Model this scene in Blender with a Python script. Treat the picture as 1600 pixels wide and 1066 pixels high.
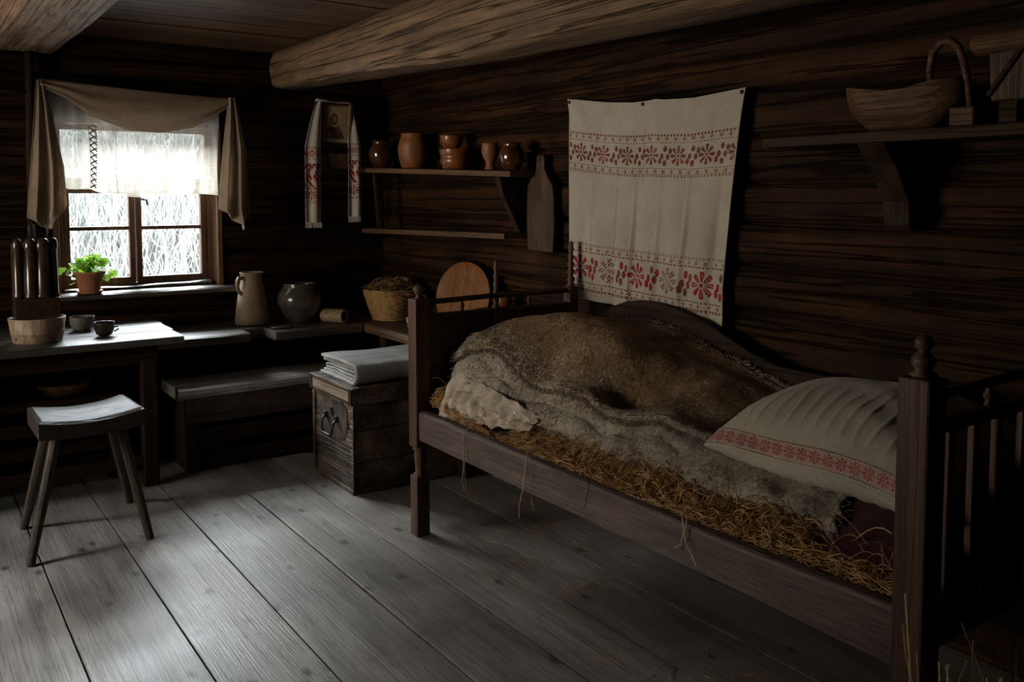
import bpy, math, random
import numpy as np
from mathutils import Vector, Matrix, noise as mnoise

random.seed(7); RNG = np.random.default_rng(11)
for o in list(bpy.data.objects): bpy.data.objects.remove(o, do_unlink=True)
scene = bpy.context.scene
COL = scene.collection
PI = math.pi

# ------------------------------------------------------------------ camera
F_PX, YP = 1390.0, 400.0
yaw = math.radians(34.9); pitch = math.atan((YP-305)/F_PX)
cam = bpy.data.cameras.new('camera'); co = bpy.data.objects.new('camera', cam); COL.objects.link(co)
co.location = (0, 0, 1.40); co.rotation_euler = (PI/2-pitch, 0, -yaw)
cam.sensor_width = 36; cam.lens = F_PX/1600*36
cam.shift_y = -(533-YP)/1600; cam.clip_start = .02
scene.camera = co

# ------------------------------------------------------------------ view, world, daylight
scene.view_settings.view_transform = 'Standard'; scene.view_settings.look = 'None'
scene.view_settings.exposure = 0; scene.view_settings.gamma = 1; scene.view_settings.use_curve_mapping = False
scene.cycles.max_bounces = 10; scene.cycles.diffuse_bounces = 6; scene.cycles.transparent_max_bounces = 16
scene.cycles.use_denoising = True; scene.cycles.sample_clamp_indirect = 6
w = bpy.data.worlds.new('overcast_sky'); scene.world = w; w.use_nodes = True
w.node_tree.nodes['Background'].inputs[0].default_value = (.93, .97, 1, 1)
w.node_tree.nodes['Background'].inputs[1].default_value = 4.0

def area(name, loc, target, sx, sy, power, color):
    l = bpy.data.lights.new(name, 'AREA'); l.shape = 'RECTANGLE'; l.size = sx; l.size_y = sy; l.energy = power; l.color = color
    o = bpy.data.objects.new(name, l); COL.objects.link(o); o.location = loc
    o.rotation_euler = (Vector(target)-Vector(loc)).to_track_quat('-Z', 'Y').to_euler()
    return o
# bright sky above the trees outside the far window, and outside the window in the left wall
area('sky_beyond_far_window', (.9, 7.6, 3.4), (1.1, 5.0, 1.2), 3.6, 2.0, 1850, (.90, .95, 1.0))
area('low_sky_beyond_side_window', (-3.2, 4.1, 1.2), (0.2, 3.3, 1.15), 3.0, 1.5, 300, (1.0, .82, .62))
area('high_sky_beyond_side_window', (-3.9, 4.9, 4.0), (-1.3, 3.75, 1.3), 2.2, 1.4, 1100, (.97, .98, 1.0))

# ------------------------------------------------------------------ helpers
def nz(x, y, z): return mnoise.noise((x, y, z))
def worldloc(o):
    v = Vector((0, 0, 0))
    while o is not None: v = v+o.location; o = o.parent
    return v
class MB:
    def __init__(s): s.v = []; s.f = []; s.m = []
    def add(s, vs, fs, mi=0):
        n = len(s.v); s.v += [tuple(map(float, v)) for v in vs]
        s.f += [tuple(i+n for i in f) for f in fs]
        s.m += list(mi) if hasattr(mi, '__len__') else [mi]*len(fs)
        return s
    def box(s, x0, x1, y0, y1, z0, z1, mi=0):
        return s.add([(x0,y0,z0),(x1,y0,z0),(x1,y1,z0),(x0,y1,z0),(x0,y0,z1),(x1,y0,z1),(x1,y1,z1),(x0,y1,z1)],
              [(0,3,2,1),(4,5,6,7),(0,1,5,4),(1,2,6,5),(2,3,7,6),(3,0,4,7)], mi)
    def bar(s, p0, p1, w, t, up=(0,0,1), w1=None, t1=None, n=1, wob=0, mi=0):
        p0 = Vector(p0); p1 = Vector(p1); d = (p1-p0).normalized()
        a = d.cross(Vector(up)).normalized(); b = a.cross(d).normalized()
        w1 = w if w1 is None else w1; t1 = t if t1 is None else t1
        vs = []; sd = random.random()*50
        for i in range(n+1):
            k = i/n; c = p0.lerp(p1, k); ww = w+(w1-w)*k; tt = t+(t1-t)*k
            for j, (e, g) in enumerate(((-1,-1),(1,-1),(1,1),(-1,1))):
                q = c+a*(e*ww/2)+b*(g*tt/2)
                if wob: q = q+a*wob*nz(i*.37+sd, j*3.1, 0)+b*wob*nz(i*.37, j*2.3+sd, 5)
                vs.append(q)
        fs = [(0,1,2,3), tuple(reversed([n*4+j for j in range(4)]))]
        for i in range(n):
            for j in range(4):
                k = (j+1) % 4; fs.append((i*4+k, i*4+j, i*4+4+j, i*4+4+k))
        return s.add(vs, fs, mi)
    def tube(s, pts, r, n=10, mi=0, cap=True):
        pts = [Vector(p) for p in pts]; N = len(pts); rs = r if hasattr(r, '__len__') else [r]*N
        vs = []; ref = None
        for i, p in enumerate(pts):
            d = (pts[min(i+1, N-1)]-pts[max(i-1, 0)]).normalized()
            if ref is None: ref = Vector((0,0,1)) if abs(d.z) < .9 else Vector((1,0,0))
            a = (ref-d*ref.dot(d)).normalized(); b = d.cross(a); ref = a
            for j in range(n):
                t = 2*PI*j/n; vs.append(p+(a*math.cos(t)+b*math.sin(t))*rs[i])
        fs = [(i*n+j, i*n+(j+1) % n, (i+1)*n+(j+1) % n, (i+1)*n+j) for i in range(N-1) for j in range(n)]
        if cap: fs += [tuple(reversed(range(n))), tuple((N-1)*n+j for j in range(n))]
        return s.add(vs, fs, mi)
    def lathe(s, prof, c=(0,0,0), n=28, mi=0, M=None, sq=None):
        vs = []; c = Vector(c)
        for (r, z) in prof:
            for j in range(n):
                t = 2*PI*j/n; p = Vector((r*math.cos(t), r*math.sin(t), z))
                if sq: p.x *= sq[0]; p.y *= sq[1]
                if M is not None: p = M @ p
                vs.append(c+p)
        N = len(prof)
        fs = [(i*n+j, i*n+(j+1) % n, (i+1)*n+(j+1) % n, (i+1)*n+j) for i in range(N-1) for j in range(n)]
        if prof[0][0] > 1e-4: fs.append(tuple(reversed(range(n))))
        if prof[-1][0] > 1e-4: fs.append(tuple((N-1)*n+j for j in range(n)))
        return s.add(vs, fs, mi)
    def grid(s, P, mi=0, flip=False, keep=None):
        nu, nv = P.shape[:2]; fs = []; ms = []
        for i in range(nu-1):
            for j in range(nv-1):
                if keep is not None and not keep(i, j): continue
                q = (i*nv+j, (i+1)*nv+j, (i+1)*nv+j+1, i*nv+j+1)
                fs.append(q[::-1] if flip else q); ms.append(mi(i, j) if callable(mi) else mi)
        return s.add(P.reshape(-1, 3).tolist(), fs, ms)
    def build(s, name, mat, parent=None, loc=None, smooth=False, bevel=0, solid=0, sub=0, soff=0):
        off = worldloc(parent) if parent else Vector(loc or (0,0,0))
        me = bpy.data.meshes.new(name)
        me.from_pydata([tuple(Vector(v)-off) for v in s.v], [], s.f)
        for m in (mat if isinstance(mat, (list, tuple)) else [mat]): me.materials.append(m)
        if any(s.m): me.polygons.foreach_set('material_index', s.m)
        if smooth: me.polygons.foreach_set('use_smooth', [True]*len(me.polygons))
        me.update()
        o = bpy.data.objects.new(name, me); COL.objects.link(o)
        if parent: o.parent = parent
        else: o.location = off
        if sub:
            md = o.modifiers.new('sub', 'SUBSURF'); md.levels = sub; md.render_levels = sub
        if solid:
            md = o.modifiers.new('thick', 'SOLIDIFY'); md.thickness = solid; md.offset = soff
        if bevel:
            md = o.modifiers.new('bevel', 'BEVEL'); md.width = bevel; md.segments = 2; md.limit_method = 'ANGLE'; md.angle_limit = .6
        return o
def tag(o, label=None, cat=None, group=None, kind=None):
    if label: o['label'] = label
    if cat: o['category'] = cat
    if group: o['group'] = group
    if kind: o['kind'] = kind
    return o
def thing(name, label, cat, loc=(0,0,0), group=None):
    o = bpy.data.objects.new(name, None); COL.objects.link(o); o.location = loc; o.empty_display_size = .1
    return tag(o, label, cat, group)
def struct(o): o['kind'] = 'structure'; return o

def strands(base, az, length, r, seg=5, turn=.35, surf=None, lift=None, up=None, sides=3):
    """many thin stalks; heading az in plan, each follows surf(x, y) plus an arch of its own height"""
    N = len(base); P = np.zeros((N, seg+1, 3)); P[:, 0] = base; h = az.copy(); tr = RNG.normal(0, turn, N)
    st = length/seg
    for k in range(seg):
        h = h+tr+RNG.normal(0, turn*.4, N)
        P[:, k+1, 0] = P[:, k, 0]+np.cos(h)*st; P[:, k+1, 1] = P[:, k, 1]+np.sin(h)*st
        P[:, k+1, 2] = P[:, k, 2]
    if surf is not None:
        off = base[:, 2]
        for k in range(seg+1):
            t = k/seg; P[:, k, 2] = surf(P[:, k, 0], P[:, k, 1])+off+(lift*4*t*(1-t) if lift is not None else 0)
            if up is not None: P[:, k, 2] += up*t
    return ribbons(P, r, sides)
def ribbons(P, r, sides=3):
    N, K, _ = P.shape; r = np.broadcast_to(np.asarray(r, float), (N,))
    D = np.gradient(P, axis=1); D /= np.linalg.norm(D, axis=2, keepdims=True)+1e-9
    ref = RNG.normal(size=(N, 1, 3)); A = np.cross(D, ref); A /= np.linalg.norm(A, axis=2, keepdims=True)+1e-9
    B = np.cross(D, A); V = []
    for j in range(sides):
        t = 2*PI*j/sides; V.append(P+(A*math.cos(t)+B*math.sin(t))*r[:, None, None])
    V = np.stack(V, 2)                                   # N,K,sides,3
    idx = np.arange(N*K*sides).reshape(N, K, sides)
    f = np.stack([idx[:, :-1, :], np.roll(idx, -1, 2)[:, :-1, :], np.roll(idx, -1, 2)[:, 1:, :], idx[:, 1:, :]], -1).reshape(-1, 4)
    return V.reshape(-1, 3), f
def np_mesh(name, Vs, Fs, mats, mi, parent=None, loc=None, smooth=False):
    off = np.array(worldloc(parent) if parent else (loc or (0,0,0)))
    n = 0; V = []; F = []; M = []
    for v, f, m in zip(Vs, Fs, mi):
        V.append(np.asarray(v, float)-off); F.append(np.asarray(f)+n); n += len(v)
        M.append(np.full(len(f), m) if np.isscalar(m) else np.asarray(m))
    V = np.concatenate(V); F = np.concatenate(F); M = np.concatenate(M)
    me = bpy.data.meshes.new(name); me.vertices.add(len(V)); me.vertices.foreach_set('co', V.ravel().astype(np.float32))
    me.loops.add(F.size); me.loops.foreach_set('vertex_index', F.ravel().astype(np.int32))
    me.polygons.add(len(F)); me.polygons.foreach_set('loop_start', np.arange(0, F.size, 4, dtype=np.int32))
    me.polygons.foreach_set('loop_total', np.full(len(F), 4, np.int32))
    for m in mats: me.materials.append(m)
    me.polygons.foreach_set('material_index', M.astype(np.int32))
    me.polygons.foreach_set('use_smooth', np.full(len(F), smooth))
    me.update(calc_edges=True)
    o = bpy.data.objects.new(name, me); COL.objects.link(o)
    if parent: o.parent = parent
    else: o.location = off
    return o
def grid_quads(nu, nv):
    i = np.arange(nu*nv).reshape(nu, nv)
    return np.stack([i[:-1, :-1], i[1:, :-1], i[1:, 1:], i[:-1, 1:]], -1).reshape(-1, 4)

# ------------------------------------------------------------------ materials
def newmat(name):
    m = bpy.data.materials.new(name); m.use_nodes = True; nt = m.node_tree
    return m, nt, nt.nodes['Principled BSDF']
def nd(nt, t, **kw):
    n = nt.nodes.new(t)
    for k, v in kw.items(): setattr(n, k, v)
    return n
def ramp(nt, src, stops):
    r = nd(nt, 'ShaderNodeValToRGB'); e = r.color_ramp.elements
    while len(e) < len(stops): e.new(.5)
    for el, (p, c) in zip(e, stops):
        el.position = p; el.color = tuple(c)+(1,) if len(c) == 3 else c
    nt.links.new(src, r.inputs[0]); return r.outputs[0]
def tex(nt, scale3, scale=1, detail=5, dist=0, rough=.55, coord='Object'):
    tc = nd(nt, 'ShaderNodeTexCoord'); mp = nd(nt, 'ShaderNodeMapping'); mp.inputs['Scale'].default_value = scale3
    nt.links.new(tc.outputs[coord], mp.inputs[0])
    n = nd(nt, 'ShaderNodeTexNoise'); n.inputs['Scale'].default_value = scale; n.inputs['Detail'].default_value = detail
    n.inputs['Distortion'].default_value = dist; n.inputs['Roughness'].default_value = rough
    nt.links.new(mp.outputs[0], n.inputs['Vector']); return n.outputs['Fac']
def mix(nt, mode, a, b, fac=1):
    n = nd(nt, 'ShaderNodeMix', data_type='RGBA', blend_type=mode); n.inputs[0].default_value = fac
    for s, i in ((a, 6), (b, 7)):
        if isinstance(s, tuple): n.inputs[i].default_value = s+(1,) if len(s) == 3 else s
        else: nt.links.new(s, n.inputs[i])
    return n.outputs[2]
def math_(nt, op, a, b=None):
    n = nd(nt, 'ShaderNodeMath', operation=op)
    for i, s in enumerate((a, b)):
        if s is None: continue
        if isinstance(s, (int, float)): n.inputs[i].default_value = s
        else: nt.links.new(s, n.inputs[i])
    return n.outputs[0]
def bump(nt, bs, h, strength=.3, dist=.004):
    b = nd(nt, 'ShaderNodeBump'); b.inputs['Strength'].default_value = strength; b.inputs['Distance'].default_value = dist
    nt.links.new(h, b.inputs['Height']); nt.links.new(b.outputs[0], bs.inputs['Normal'])
def wood(name, c1, c2, axis='Y', rough=.6, bmp=.5, fine=60, crack=.6, spec=.3, across=9, patch=0, bd=.004, var=.25):
    m, nt, bs = newmat(name); ai = 'XYZ'.index(axis)
    def sc(al, ac): return tuple(al if k == ai else ac for k in range(3))
    big = tex(nt, sc(.42, across), 2.2, 7, .3)
    g = tex(nt, sc(1.5, fine), 3, 4, .2)
    col = ramp(nt, big, [(.32, c1), (.68, c2)])
    gg = ramp(nt, g, [(.25, (1-var*2,)*3), (.7, (1+var*.6,)*3)])
    col = mix(nt, 'MULTIPLY', col, gg)
    ck = tex(nt, sc(.22, across*2.2), 1.7, 5, .3)
    rid = math_(nt, 'ABSOLUTE', math_(nt, 'SUBTRACT', ck, .5))
    cr = ramp(nt, rid, [(0, (1-crack,)*3), (.022, (1, 1, 1))])
    col = mix(nt, 'MULTIPLY', col, cr)
    if patch:
        p = tex(nt, (1, 1, 1), 5.5, 7, .5); col = mix(nt, 'MULTIPLY', col, ramp(nt, p, [(.35, (1-patch,)*3), (.62, (1, 1, 1))]))
    nt.links.new(col, bs.inputs['Base Color']); bs.inputs['Roughness'].default_value = rough
    bs.inputs['Specular IOR Level'].default_value = spec
    h = math_(nt, 'ADD', math_(nt, 'MULTIPLY', g, .5), math_(nt, 'MULTIPLY', ramp(nt, rid, [(0, (0, 0, 0)), (.03, (1, 1, 1))]), .9))
    h = math_(nt, 'ADD', h, math_(nt, 'MULTIPLY', big, .7))
    bump(nt, bs, h, bmp, bd)
    return m
def plain(name, c, rough=.6, spec=.3, noise=.25, nscale=18, bmp=.15, bscale=60, metal=0, coat=0, c2=None):
    m, nt, bs = newmat(name)
    n = tex(nt, (1, 1, 1), nscale, 5, .3)
    lo = tuple(v*(1-noise) for v in c); hi = c2 or tuple(min(1, v*(1+noise)) for v in c)
    nt.links.new(ramp(nt, n, [(.3, lo), (.7, hi)]), bs.inputs['Base Color'])
    bs.inputs['Roughness'].default_value = rough; bs.inputs['Specular IOR Level'].default_value = spec
    bs.inputs['Metallic'].default_value = metal; bs.inputs['Coat Weight'].default_value = coat; bs.inputs['Coat Roughness'].default_value = .12
    if bmp: bump(nt, bs, tex(nt, (1, 1, 1), bscale, 4, 0), bmp, .003)
    return m
def cloth(name, c, weave=420, noise=.12, bmp=.25, transl=0, sheen=.1, nscale=7):
    m, nt, bs = newmat(name)
    n = tex(nt, (1, 1, 1), nscale, 5, .5); wv = tex(nt, (1, 1, .35), weave, 2, 0); wh = tex(nt, (.35, .35, 1), weave, 2, 0)
    col = ramp(nt, n, [(.3, tuple(v*(1-noise) for v in c)), (.7, tuple(min(1, v*(1+noise)) for v in c))])
    ww = math_(nt, 'MULTIPLY', math_(nt, 'ADD', wv, wh), .5)
    col = mix(nt, 'MULTIPLY', col, ramp(nt, ww, [(.3, (.72,)*3), (.6, (1.05,)*3)]))
    nt.links.new(col, bs.inputs['Base Color']); bs.inputs['Roughness'].default_value = .9; bs.inputs['Specular IOR Level'].default_value = .1
    bs.inputs['Sheen Weight'].default_value = sheen
    bump(nt, bs, ww, bmp, .001)
    if transl:
        tr = nd(nt, 'ShaderNodeBsdfTranslucent'); nt.links.new(col, tr.inputs[0]); mx = nd(nt, 'ShaderNodeMixShader'); mx.inputs[0].default_value = transl
        nt.links.new(bs.outputs[0], mx.inputs[1]); nt.links.new(tr.outputs[0], mx.inputs[2])
        nt.links.new(mx.outputs[0], nt.nodes['Material Output'].inputs[0])
    return m
M = {}
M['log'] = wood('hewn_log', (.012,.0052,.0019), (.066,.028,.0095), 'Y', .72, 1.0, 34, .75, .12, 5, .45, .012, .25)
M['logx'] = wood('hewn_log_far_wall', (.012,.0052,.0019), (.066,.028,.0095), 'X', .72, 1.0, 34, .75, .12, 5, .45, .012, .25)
M['ceil'] = wood('ceiling_board', (.075,.036,.016), (.19,.10,.05), 'X', .6, .6, 40, .6, .3, 7, .3)
M['beampale'] = wood('pale_hewn_beam', (.24,.145,.085), (.50,.35,.225), 'Y', .65, .9, 30, .7, .3, 7, .25, .010)
M['beam'] = wood('hewn_beam', (.13,.075,.042), (.29,.18,.105), 'Y', .65, .9, 30, .75, .3, 7, .25, .010)
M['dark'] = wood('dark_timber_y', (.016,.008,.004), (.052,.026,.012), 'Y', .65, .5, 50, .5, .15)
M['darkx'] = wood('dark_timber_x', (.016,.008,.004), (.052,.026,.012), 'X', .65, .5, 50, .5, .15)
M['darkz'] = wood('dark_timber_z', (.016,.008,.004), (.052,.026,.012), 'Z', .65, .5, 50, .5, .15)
M['grey'] = wood('worn_bench_board', (.075,.058,.045), (.17,.138,.112), 'X', .42, .5, 70, .5, .45, 7, .3)
M['table'] = wood('worn_table_board', (.055,.050,.046), (.125,.115,.107), 'X', .42, .35, 60, .5, .4, 6, .3)
M['stool'] = wood('worn_stool_wood', (.035,.026,.021), (.095,.073,.060), 'X', .5, .4, 50, .6, .35, 8, .25)
M['leg'] = wood('stool_leg_wood', (.045,.03,.02), (.11,.08,.055), 'Z', .5, .4, 60, .4)
M['bedx'] = wood('bed_wood_x', (.032,.015,.009), (.085,.042,.025), 'X', .5, .4, 60, .4)
M['bedz'] = wood('bed_wood_z', (.058,.029,.017), (.135,.072,.043), 'Z', .5, .4, 60, .4)
M['bedy'] = wood('bed_rail_wood', (.10,.066,.056), (.205,.148,.130), 'Y', .55, .4, 60, .4, .35, 10, .25)
M['chest'] = wood('chest_wood', (.10,.066,.042), (.32,.23,.155), 'Y', .5, .8, 38, .75, .3, 5, .92)
M['chestx'] = wood('chest_side_wood', (.07,.045,.03), (.17,.115,.075), 'X', .5, .5, 45, .6, .4, 9, .6)
M['frame'] = wood('window_wood', (.11,.052,.027), (.22,.115,.063), 'Z', .5, .3, 60, .3)
M['shelf'] = wood('shelf_wood', (.07,.038,.018), (.17,.10,.052), 'Y', .55, .4, 60, .4)
M['board'] = wood('chopping_board_wood', (.060,.031,.014), (.155,.088,.044), 'Z', .6, .4, 50, .5, .3, 9, .4)
M['turned'] = wood('pale_turned_wood', (.30,.20,.115), (.52,.37,.23), 'X', .5, .2, 40, .3)
M['iron'] = plain('wrought_iron', (.045,.045,.05), .42, .5, .4, 30, .3, 80, .7)
M['linen'] = cloth('bleached_linen', (.62,.57,.50), 420, .08, .2)
M['hang'] = cloth('aged_linen', (.43,.385,.33), 420, .10, .2)
M['red'] = cloth('red_thread', (.27,.024,.030), 300, .3, .5)
M['darkred'] = cloth('faded_dark_thread', (.17,.055,.05), 300, .3, .5)
M['pink'] = cloth('pink_woven_ground', (.40,.27,.245), 300, .15, .4)
M['burlap'] = cloth('unbleached_linen', (.44,.345,.25), 260, .15, .5, .4)
M['pillow'] = cloth('pillow_linen', (.43,.39,.33), 380, .12, .25, nscale=5)
M['sack'] = cloth('straw_sack_linen', (.55,.48,.39), 260, .25, .4)
M['maroon'] = cloth('maroon_wool', (.052,.017,.020), 200, .4, .6)
M['wool'] = cloth('folded_wool', (.34,.345,.335), 220, .28, .9, nscale=11)
M['glaze'] = plain('brown_glaze', (.060,.021,.008), .18, .6, .4, 14, .05, 30, 0, .6)
M['clay'] = plain('ochre_clay', (.20,.072,.022), .5, .4, .3, 12, .1, 60)
M['clay2'] = plain('orange_clay', (.185,.058,.015), .38, .45, .35, 14, .1, 60, 0, .3)
M['grayclay'] = plain('buff_stoneware', (.36,.25,.165), .5, .4, .2, 10, .12, 70)
M['blackpot'] = plain('smoky_glaze', (.085,.070,.058), .22, .6, .4, 8, .05, 40, 0, .5)
M['cup'] = plain('dark_cup_glaze', (.06,.05,.046), .25, .5, .3, 14, .05, 40, 0, .4)
M['cupgrey'] = plain('grey_stoneware', (.19,.17,.15), .4, .4, .3, 14, .1, 40)
M['terra'] = plain('terracotta', (.34,.13,.07), .7, .25, .25, 14, .15, 60)
M['soil'] = plain('soil', (.03,.02,.014), .95, .1, .4, 40, .5, 120)
M['tube'] = plain('dark_lacquered_wood', (.045,.024,.015), .25, .6, .3, 20, .05, 40, 0, .4)
M['tub'] = wood('tub_stave', (.27,.18,.11), (.47,.34,.22), 'Z', .5, .3, 40, .4, .4, 12)
M['litbar'] = plain('lit_frame_bar', (.34,.19,.07), .4, .5, .3, 30, .1, 60, .35)  # window light on the right frame bar, put into its colour
M['nail'] = plain('nail_iron', (.03,.028,.026), .5, .4)

# floor: weathered boards with pale grain
def floor_mat(tone, off):
    m, nt, bs = newmat('weathered_floor_board')
    big = tex(nt, (4.5, .55, 1), 1.6, 7, .9); g = tex(nt, (70, .55, 1), 3, 5, .35); g2 = tex(nt, (20, .5, 1), 2.4, 6, 1.6)
    col = ramp(nt, big, [(.30, tuple(tone*v for v in (.195,.174,.152))), (.5, tuple(tone*v for v in (.295,.265,.236))), (.72, tuple(tone*v for v in (.40,.37,.335)))])
    col = mix(nt, 'MULTIPLY', col, ramp(nt, g, [(.34, (.70,.69,.68)), (.5, (.98,.98,.98)), (.64, (1.15,1.15,1.15))]))
    rid = math_(nt, 'ABSOLUTE', math_(nt, 'SUBTRACT', g2, .5))
    col = mix(nt, 'MULTIPLY', col, ramp(nt, rid, [(0, (.50,.47,.45)), (.03, (1,1,1))]))
    # knots and small dark stains
    tc = nd(nt, 'ShaderNodeTexCoord'); mp = nd(nt, 'ShaderNodeMapping'); mp.inputs['Scale'].default_value = (3.1, 1.7, 1); mp.inputs['Location'].default_value = (off*3.7, off*5.3, 0)
    vo = nd(nt, 'ShaderNodeTexVoronoi', voronoi_dimensions='2D'); vo.inputs['Scale'].default_value = 1.4
    nt.links.new(tc.outputs['Object'], mp.inputs[0]); nt.links.new(mp.outputs[0], vo.inputs['Vector'])
    kd = math_(nt, 'ADD', vo.outputs['Distance'], math_(nt, 'MULTIPLY', math_(nt, 'SUBTRACT', tex(nt, (30, 8, 1), 1.5, 4, .5), .5), .16))
    col = mix(nt, 'MULTIPLY', col, ramp(nt, kd, [(.015, (.25,.21,.18)), (.085, (1,1,1))]))
    st = tex(nt, (1, 1, 1), 2.3, 6, .6)
    col = mix(nt, 'MULTIPLY', col, ramp(nt, st, [(.33, (.62,.6,.58)), (.55, (1,1,1))]))
    nt.links.new(col, bs.inputs['Base Color'])
    nt.links.new(ramp(nt, st, [(.3, (.36,)*3), (.7, (.52,)*3)]), bs.inputs['Roughness'])
    bs.inputs['Specular IOR Level'].default_value = .5
    bump(nt, bs, math_(nt, 'ADD', g, math_(nt, 'MULTIPLY', rid, 2)), .35, .003)
    return m
M['floor'] = [floor_mat(1.0, 0), floor_mat(.84, 1), floor_mat(1.14, 2)]
def straw_mat(name, a, b):
    m, nt, bs = newmat(name); n = tex(nt, (1, 1, 1), 35, 4, 0)
    nt.links.new(ramp(nt, n, [(.3, a), (.7, b)]), bs.inputs['Base Color']); bs.inputs['Roughness'].default_value = .55; return m
M['straw'] = straw_mat('straw_stalk', (.22,.105,.030), (.62,.36,.125))
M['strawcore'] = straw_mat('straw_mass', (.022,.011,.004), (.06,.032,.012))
M['strawpale'] = straw_mat('pale_stalk', (.32,.21,.10), (.58,.42,.23))
def fur_mat(name, a, b, c):
    m, nt, bs = newmat(name)
    n = tex(nt, (1, 1, 1), 4.0, 6, .6); f = tex(nt, (1, 1, 1), 70, 4, .8); sp = tex(nt, (1, 1, 1), 6.5, 3, .4)
    col = ramp(nt, n, [(.30, a), (.52, b), (.72, c)])
    col = mix(nt, 'MULTIPLY', col, ramp(nt, f, [(.3, (.6,)*3), (.65, (1.15,)*3)]))
    col = mix(nt, 'MULTIPLY', col, ramp(nt, sp, [(.27, (.42,.36,.33)), (.40, (1,1,1))]))
    nt.links.new(col, bs.inputs['Base Color']); bs.inputs['Roughness'].default_value = .9; bs.inputs['Specular IOR Level'].default_value = .1
    bump(nt, bs, f, .8, .008); return m
M['fur'] = fur_mat('sheepskin_wool', (.15,.088,.046), (.25,.165,.10), (.34,.25,.17)); M['furhem'] = fur_mat('grey_fleece', (.24,.195,.15), (.39,.34,.285), (.55,.50,.435))
M['leaf'], _nt, _b = newmat('leaf_green'); _b.inputs['Base Color'].default_value = (.22,.42,.06,1); _b.inputs['Roughness'].default_value = .45
_t = nd(_nt, 'ShaderNodeBsdfTranslucent'); _t.inputs[0].default_value = (.45,.75,.10,1); _m = nd(_nt, 'ShaderNodeMixShader'); _m.inputs[0].default_value = .55
_nt.links.new(_b.outputs[0], _m.inputs[1]); _nt.links.new(_t.outputs[0], _m.inputs[2]); _nt.links.new(_m.outputs[0], _nt.nodes['Material Output'].inputs[0])
def glass_mat():
    m, nt, bs = newmat('window_glass'); t = nd(nt, 'ShaderNodeBsdfTransparent'); g = nd(nt, 'ShaderNodeBsdfGlossy'); g.inputs['Roughness'].default_value = .03
    fr = nd(nt, 'ShaderNodeFresnel'); fr.inputs[0].default_value = 1.35; mx = nd(nt, 'ShaderNodeMixShader'); t.inputs[0].default_value = (.95,.97,.97,1)
    nt.links.new(fr.outputs[0], mx.inputs[0]); nt.links.new(t.outputs[0], mx.inputs[1]); nt.links.new(g.outputs[0], mx.inputs[2])
    nt.links.new(mx.outputs[0], nt.nodes['Material Output'].inputs[0]); return m
M['glass'] = glass_mat()
def sheer_mat(name, lo, hi, c):
    m, nt, bs = newmat(name)
    a = tex(nt, (1, 1, .08), 130, 3, 0); b = tex(nt, (.08, .08, 1), 130, 3, 0); cl = tex(nt, (1, 1, .25), 9, 4, .4)
    dens = math_(nt, 'ADD', math_(nt, 'MULTIPLY', math_(nt, 'ADD', a, b), .5), math_(nt, 'MULTIPLY', math_(nt, 'SUBTRACT', cl, .5), .5))
    fac = ramp(nt, dens, [(.30, (lo,)*3), (.70, (hi,)*3)])
    d = nd(nt, 'ShaderNodeBsdfDiffuse'); d.inputs[0].default_value = c; tl = nd(nt, 'ShaderNodeBsdfTranslucent'); tl.inputs[0].default_value = c
    m1 = nd(nt, 'ShaderNodeMixShader'); m1.inputs[0].default_value = .5; nt.links.new(d.outputs[0], m1.inputs[1]); nt.links.new(tl.outputs[0], m1.inputs[2])
    tp = nd(nt, 'ShaderNodeBsdfTransparent'); m2 = nd(nt, 'ShaderNodeMixShader'); nt.links.new(fac, m2.inputs[0])
    nt.links.new(tp.outputs[0], m2.inputs[1]); nt.links.new(m1.outputs[0], m2.inputs[2]); nt.links.new(m2.outputs[0], nt.nodes['Material Output'].inputs[0])
    return m
M['sheer'] = sheer_mat('sheer_linen', .42, .86, (.50,.45,.38,1))
M['gauze'] = sheer_mat('doubled_linen', .72, .98, (.46,.35,.245,1))
M['wicker'] = plain('wicker', (.36,.21,.085), .55, .3, .35, 40, .2, 90)
M['birch'] = plain('birch_bark', (.44,.23,.085), .5, .3, .35, 9, .1, 50)
M['tray'] = wood('orange_tray_wood', (.19,.070,.017), (.36,.155,.045), 'Z', .45, .3, 40, .4, .4, 8, .3)
M['hedge'] = plain('winter_hedge', (.62,.63,.61), .9, .1, .5, 3, 0)
M['snow'] = plain('pale_ground', (.74,.75,.76), .9, .1, .2, 3, 0)

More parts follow.
